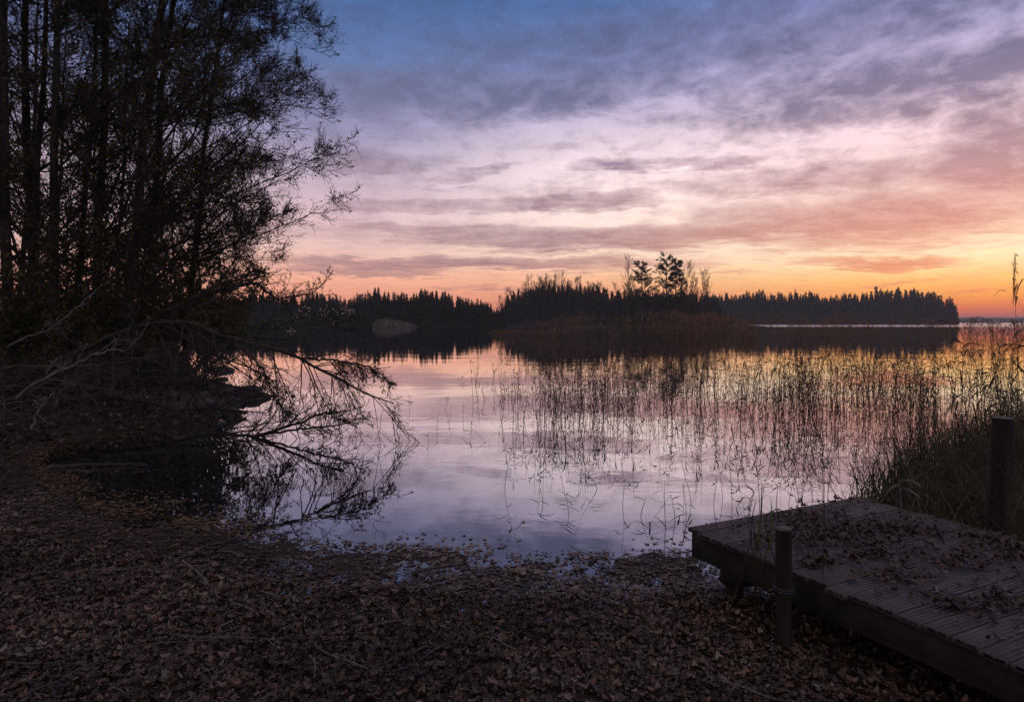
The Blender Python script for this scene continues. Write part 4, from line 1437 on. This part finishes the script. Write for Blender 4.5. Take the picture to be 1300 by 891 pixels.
# tall plumed ones at the right edge of the picture
for j in range(46):
    d = rr_.uniform(6.0, 10)
    px = rr_.uniform(1215, 1330)
    reeds.append(((px - 650) / F * d, d, rr_.uniform(1.4, 2.0), 1.0, int(rr_.choice(KIDX['leafy'] + KIDX['bare']))))
for px, d, h in ((1293, 6.1, 2.45), (1286, 6.6, 2.0), (1299, 6.4, 2.1), (1278, 7.2, 1.85)):
    reeds.append(((px - 650) / F * d, d, h, .8, int(rr_.choice(KIDX['plume']))))
reeds.sort(key=lambda r: math.hypot(r[0], r[1]))
for j, (x, y, h, w, k_) in enumerate(reeds[:300]):
    z = max(float(ground_z(np.array([x]), np.array([y]))[0]), 0) if shore_dist(np.array([x]), np.array([y]))[0] > 0 else 0.0
    o = link('reed', (RM_plume if RK[k_] == 'plume' else RM_dark)[k_], None, (x, y, z), rr_.uniform(0, 6.28), (w, w, h))
    kd = RK[k_]
    side = 'right bank' if shore_dist(np.array([x]), np.array([y]))[0] > 0 else 'lake'
    lb = {'bare': 'thin bare reed stem', 'leafy': 'dark reed stem with drooping leaves', 'plume': 'tall plumed reed', 'broken': 'broken bent reed stem'}[kd]
    if side == 'lake':
        tag(o, lb + ' in the near water before the reed bed', 'reed', kd + ' reeds in the near water')
    else:
        tag(o, lb + ' in the right bank grass', 'reed', kd + ' reeds on the right bank')
mb = MB()
for k_ in range(len(RV)):
    sel = [r for r in reeds[300:] if r[4] == k_]
    if sel:
        a = np.array([r[:4] for r in sel])
        batch(mb, RV[k_], np.stack([a[:, 0], a[:, 1], np.zeros(len(a))], 1), rr_.uniform(0, 6.28, len(a)), np.stack([a[:, 3], a[:, 3], a[:, 2]], 1))
tag(link('reed_bed', mb.mesh('reed_bed', M['darkreed'])), 'wide bed of thin dark reeds standing in the still water', 'reeds', kind='stuff')
# tall brown plumed reed bed farther out
reeds_n = len(reeds)
tall = []


def add_tall(n, pxl, pxr, d0, d1, top_fn, wsc):
    p = region(n, 0, pxl, pxr, d0, d1)
    c = vnoise(p[:, 0], p[:, 1], .22)
    p = p[rr_.uniform(size=n) < np.clip(.6 + .5 * c, .08, 1)]
    for x, y in p:
        px = x / y * F + 650
        top = top_fn(px) + rr_.exponential(15) - 3 + 5 * vnoise(np.array(px * .045), np.array(y * .02), 1.0)
        h = EYE + (HZ - top) * y / F
        tall.append((x, y, float(np.clip(h, .8, 3.8)), wsc * rr_.uniform(.9, 1.3), int(rr_.choice(KIDX['plume'] if rr_.uniform() < .7 else KIDX['leafy']))))


def top_a(px):
    return np.interp(px, [640, 690, 730, 770, 810, 850, 900, 930], [420, 411, 403, 402, 396, 397, 402, 408]) 


def top_b(px):
    return np.interp(px, [900, 1000, 1100, 1200, 1310], [404, 404, 406, 408, 410])


add_tall(1250, 625, 960, 62, 98, top_a, 3.2)
add_tall(2600, 870, 1330, 58, 110, top_b, 2.6)
mb = MB()
for k_ in range(len(RV)):
    sel = [r for r in tall if r[4] == k_]
    if sel:
        a = np.array([r[:4] for r in sel])
        batch(mb, RV[k_], np.stack([a[:, 0], a[:, 1], np.zeros(len(a))], 1), rr_.uniform(0, 6.28, len(a)), np.stack([a[:, 3], a[:, 3], a[:, 2]], 1))
tag(link('tall_reed_bed', mb.mesh('tall_reed_bed', M['reed'])), 'tall brown plumed reed bed in front of the island and headland', 'reeds', kind='stuff')

# ------------------------------------------------------------------ grass on the right bank
rgs = np.random.default_rng(123)


def blades(mb, base, L, droop, w, rg, tint=None):
    n = len(base)
    a = rg.uniform(0, 6.28, n)
    out = np.stack([np.cos(a), np.sin(a), np.zeros(n)], 1)
    d = norm(out * rg.uniform(.05, .5, (n, 1)) + np.array([0, 0, 1.0]))
    P = [base]
    for j in range(5):
        d = norm(d + out * .12 * droop[:, None] + np.array([0, 0, -.22]) * droop[:, None] * (j + 1) / 3)
        P.append(P[-1] + d * (L / 5)[:, None])
    P = np.stack(P, 1)
    W = w[:, None] * np.array([.7, 1, .95, .8, .5, .06])[None]
    ribbons(mb, P, W, np.cross(out, np.array([0, 0, 1.0])) + rg.normal(size=(n, 3)) * .3, tint=rg.uniform(0, 1, n) if tint is None else tint)


n = 30000
x = rgs.uniform(2.9, 9.5, n)
y = rgs.uniform(3.6, 11.5, n)
d = shore_dist(x, y)
loc = np.stack([x, y], 1) - DA
lx, ly = loc @ EX, loc @ EY_
k_ = (d > -.25) & ((lx > DW + .06) | (ly > .05)) & (x / y < .9) & (x / y > .46) & (rgs.uniform(size=n) < np.clip(.8 + .35 * vnoise(x, y, 1.2), .1, 1))
x, y, d = x[k_], y[k_], d[k_]
L = rgs.uniform(.35, 1.0, len(x)) * np.clip(.55 + .5 * np.maximum(d, 0) + .08 * (y - 4), .5, 1.35)
L *= np.where(rgs.uniform(size=len(x)) < .10, rgs.uniform(1.2, 1.9, len(x)), 1.0)
z = np.maximum(ground_z(x, y), 0)
mb = MB()
blades(mb, np.stack([x, y, z], 1), L, rgs.uniform(.2, 1.5, len(x)), rgs.uniform(.0022, .005, len(x)), rgs)
tag(link('bank_grass', mb.mesh('bank_grass', M['grass'])), 'dense dark grass and sedge on the bank beyond the dock', 'grass', kind='stuff')
# tufts of sedge at the corner of the dock and the clump by the left post
for px, py, n, L0, lab in ((1118, 634, 70, .62, 'upright sedge tuft by the far right corner of the dock'), (1140, 632, 90, .75, 'taller sedge tuft to the right of the dock corner'), (1160, 615, 90, .9, 'sedge tuft in the water before the right bank')):
    p = on_level(px, py, 0)
    m = rgs.normal(size=(n, 2)) * .10
    mb = MB()
    blades(mb, np.concatenate([m, np.zeros((n, 1)) - .02], 1), rgs.uniform(.5, 1.1, n) * L0, rgs.uniform(.05, .6, n), rgs.uniform(.003, .006, n), rgs)
    tag(link('sedge_tuft', mb.mesh('sedge_tuft', M['grass']), None, p), lab, 'sedge')
root = tag(empty('dry_grass_clump', (1.42, 3.86, .06)), 'dry straw coloured grass clump with two green blades by the short post', 'grass')
mb = MB()
st = [([(0, 0, 0), (.03, .0, .3), (-.02, 0, .62), (.02, 0, .78)], .004), ([(.03, .02, 0), (.05, 0, .25), (.03, .02, .5), (.0, 0, .7)], .004), ([(-.22, -.1, 0), (-.12, -.05, .25), (-.02, 0, .50), (.0, 0, .60)], .005),
      ([(.1, -.1, 0), (.09, -.06, .25), (.04, 0, .5), (.01, 0, .62)], .004), ([(.15, -.15, 0), (.13, -.12, .3), (.09, -.05, .55), (.04, 0, .70), (.11, .02, .745), (.17, .03, .73)], .0045), ([(.02, -.03, 0), (.0, -.03, .3), (.01, -.02, .6)], .0035),
      ([(.26, -.28, 0), (.29, -.26, .3), (.31, -.24, .62), (.32, -.22, .95)], .0028)]
for pts, r in st:
    tubes(mb, smooth_path(pts, 12), np.linspace(r, r * .6, 12), 4)
link('stalk_bundle', mb.mesh('dry_stalks', M['reed']), root)
for pts in ([(.02, 0, .42), (.045, .0, .62), (.06, 0, .80), (.055, .0, .90)], [(.05, 0, .38), (.095, -.02, .52), (.115, -.02, .68), (.10, -.02, .82)]):
    mb = MB()
    ribbons(mb, smooth_path(pts, 8)[None], (np.array([.3, .8, 1, 1, .9, .7, .45, .05]) * .010)[None], np.array([[.8, .5, 0]]))
    link('green_blade', mb.mesh('green_blade', M['green']), root)
# withered plant poking over the far right edge of the dock
root = tag(empty('withered_plant', dock_pt(DW + .06, -.35, .2)), 'withered plant with drooping rusty leaves at the far dock edge', 'plant')
mb = MB()
tubes(mb, smooth_path([(0, 0, 0), (.01, 0, .25), (.0, .02, .46)], 8), np.linspace(.006, .005, 8), 5)
tubes(mb, smooth_path([(.06, .02, 0), (.1, 0, .3), (.16, -.02, .40), (.24, -.06, .28)], 10), np.linspace(.005, .003, 10), 5)
link('stalk', mb.mesh('withered_stalk', M['pale']), root)
for pts in ([(0, 0, .45), (.06, -.02, .47), (.13, -.04, .43), (.18, -.05, .36)], [(0, 0, .40), (.07, -.03, .38), (.13, -.05, .33), (.17, -.07, .27)], [(0, 0, .42), (-.07, -.02, .42), (-.13, -.03, .36), (-.17, -.03, .28)]):
    mb = MB()
    ribbons(mb, smooth_path(pts, 8)[None], (np.array([.2, .7, 1, 1, .9, .7, .4, .05]) * .014)[None], np.array([[0, 1, .5]]))
    link('withered_leaf', mb.mesh('withered_leaf', M['floatleaf']), root)

# ------------------------------------------------------------------ evening air over the lake
hm = bpy.data.materials.new('haze')
hm.use_nodes = True
hn = hm.node_tree
hn.nodes.remove(hn.nodes['Principled BSDF'])
pv = hn.nodes.new('ShaderNodeVolumePrincipled')
pv.inputs['Color'].default_value = (.86, .92, 1, 1)
pv.inputs['Density'].default_value = .00032
hn.links.new(pv.outputs[0], hn.nodes['Material Output'].inputs['Volume'])
mb = box(MB(), -3650, 3650, -750, 4400, -3, 36, 0.0)
hz = tag(link('haze', mb.mesh('haze', hm, False)), 'thin bluish evening haze over the lake', 'haze', kind='stuff')

# ------------------------------------------------------------------ camera and render settings
cam = bpy.data.cameras.new("camera")
cam.sensor_width = 36
cam.lens = F / 1300 * 36
cam.shift_y = -(445.5 - HZ) / 1300
cam.clip_end = 9000
cam.clip_start = .05
co = bpy.data.objects.new("camera", cam)
COL.objects.link(co)
co.location = (0, 0, EYE)
co.rotation_euler = (math.pi / 2, 0, 0)
SC.camera = co
vs = SC.view_settings
vs.view_transform = 'Standard'
vs.look = 'None'
vs.exposure = 0.22
vs.gamma = 1.0
SC.render.engine = 'CYCLES'
SC.cycles.max_bounces = 6
SC.cycles.diffuse_bounces = 2
SC.cycles.glossy_bounces = 3
SC.cycles.transmission_bounces = 2
SC.cycles.use_denoising = True
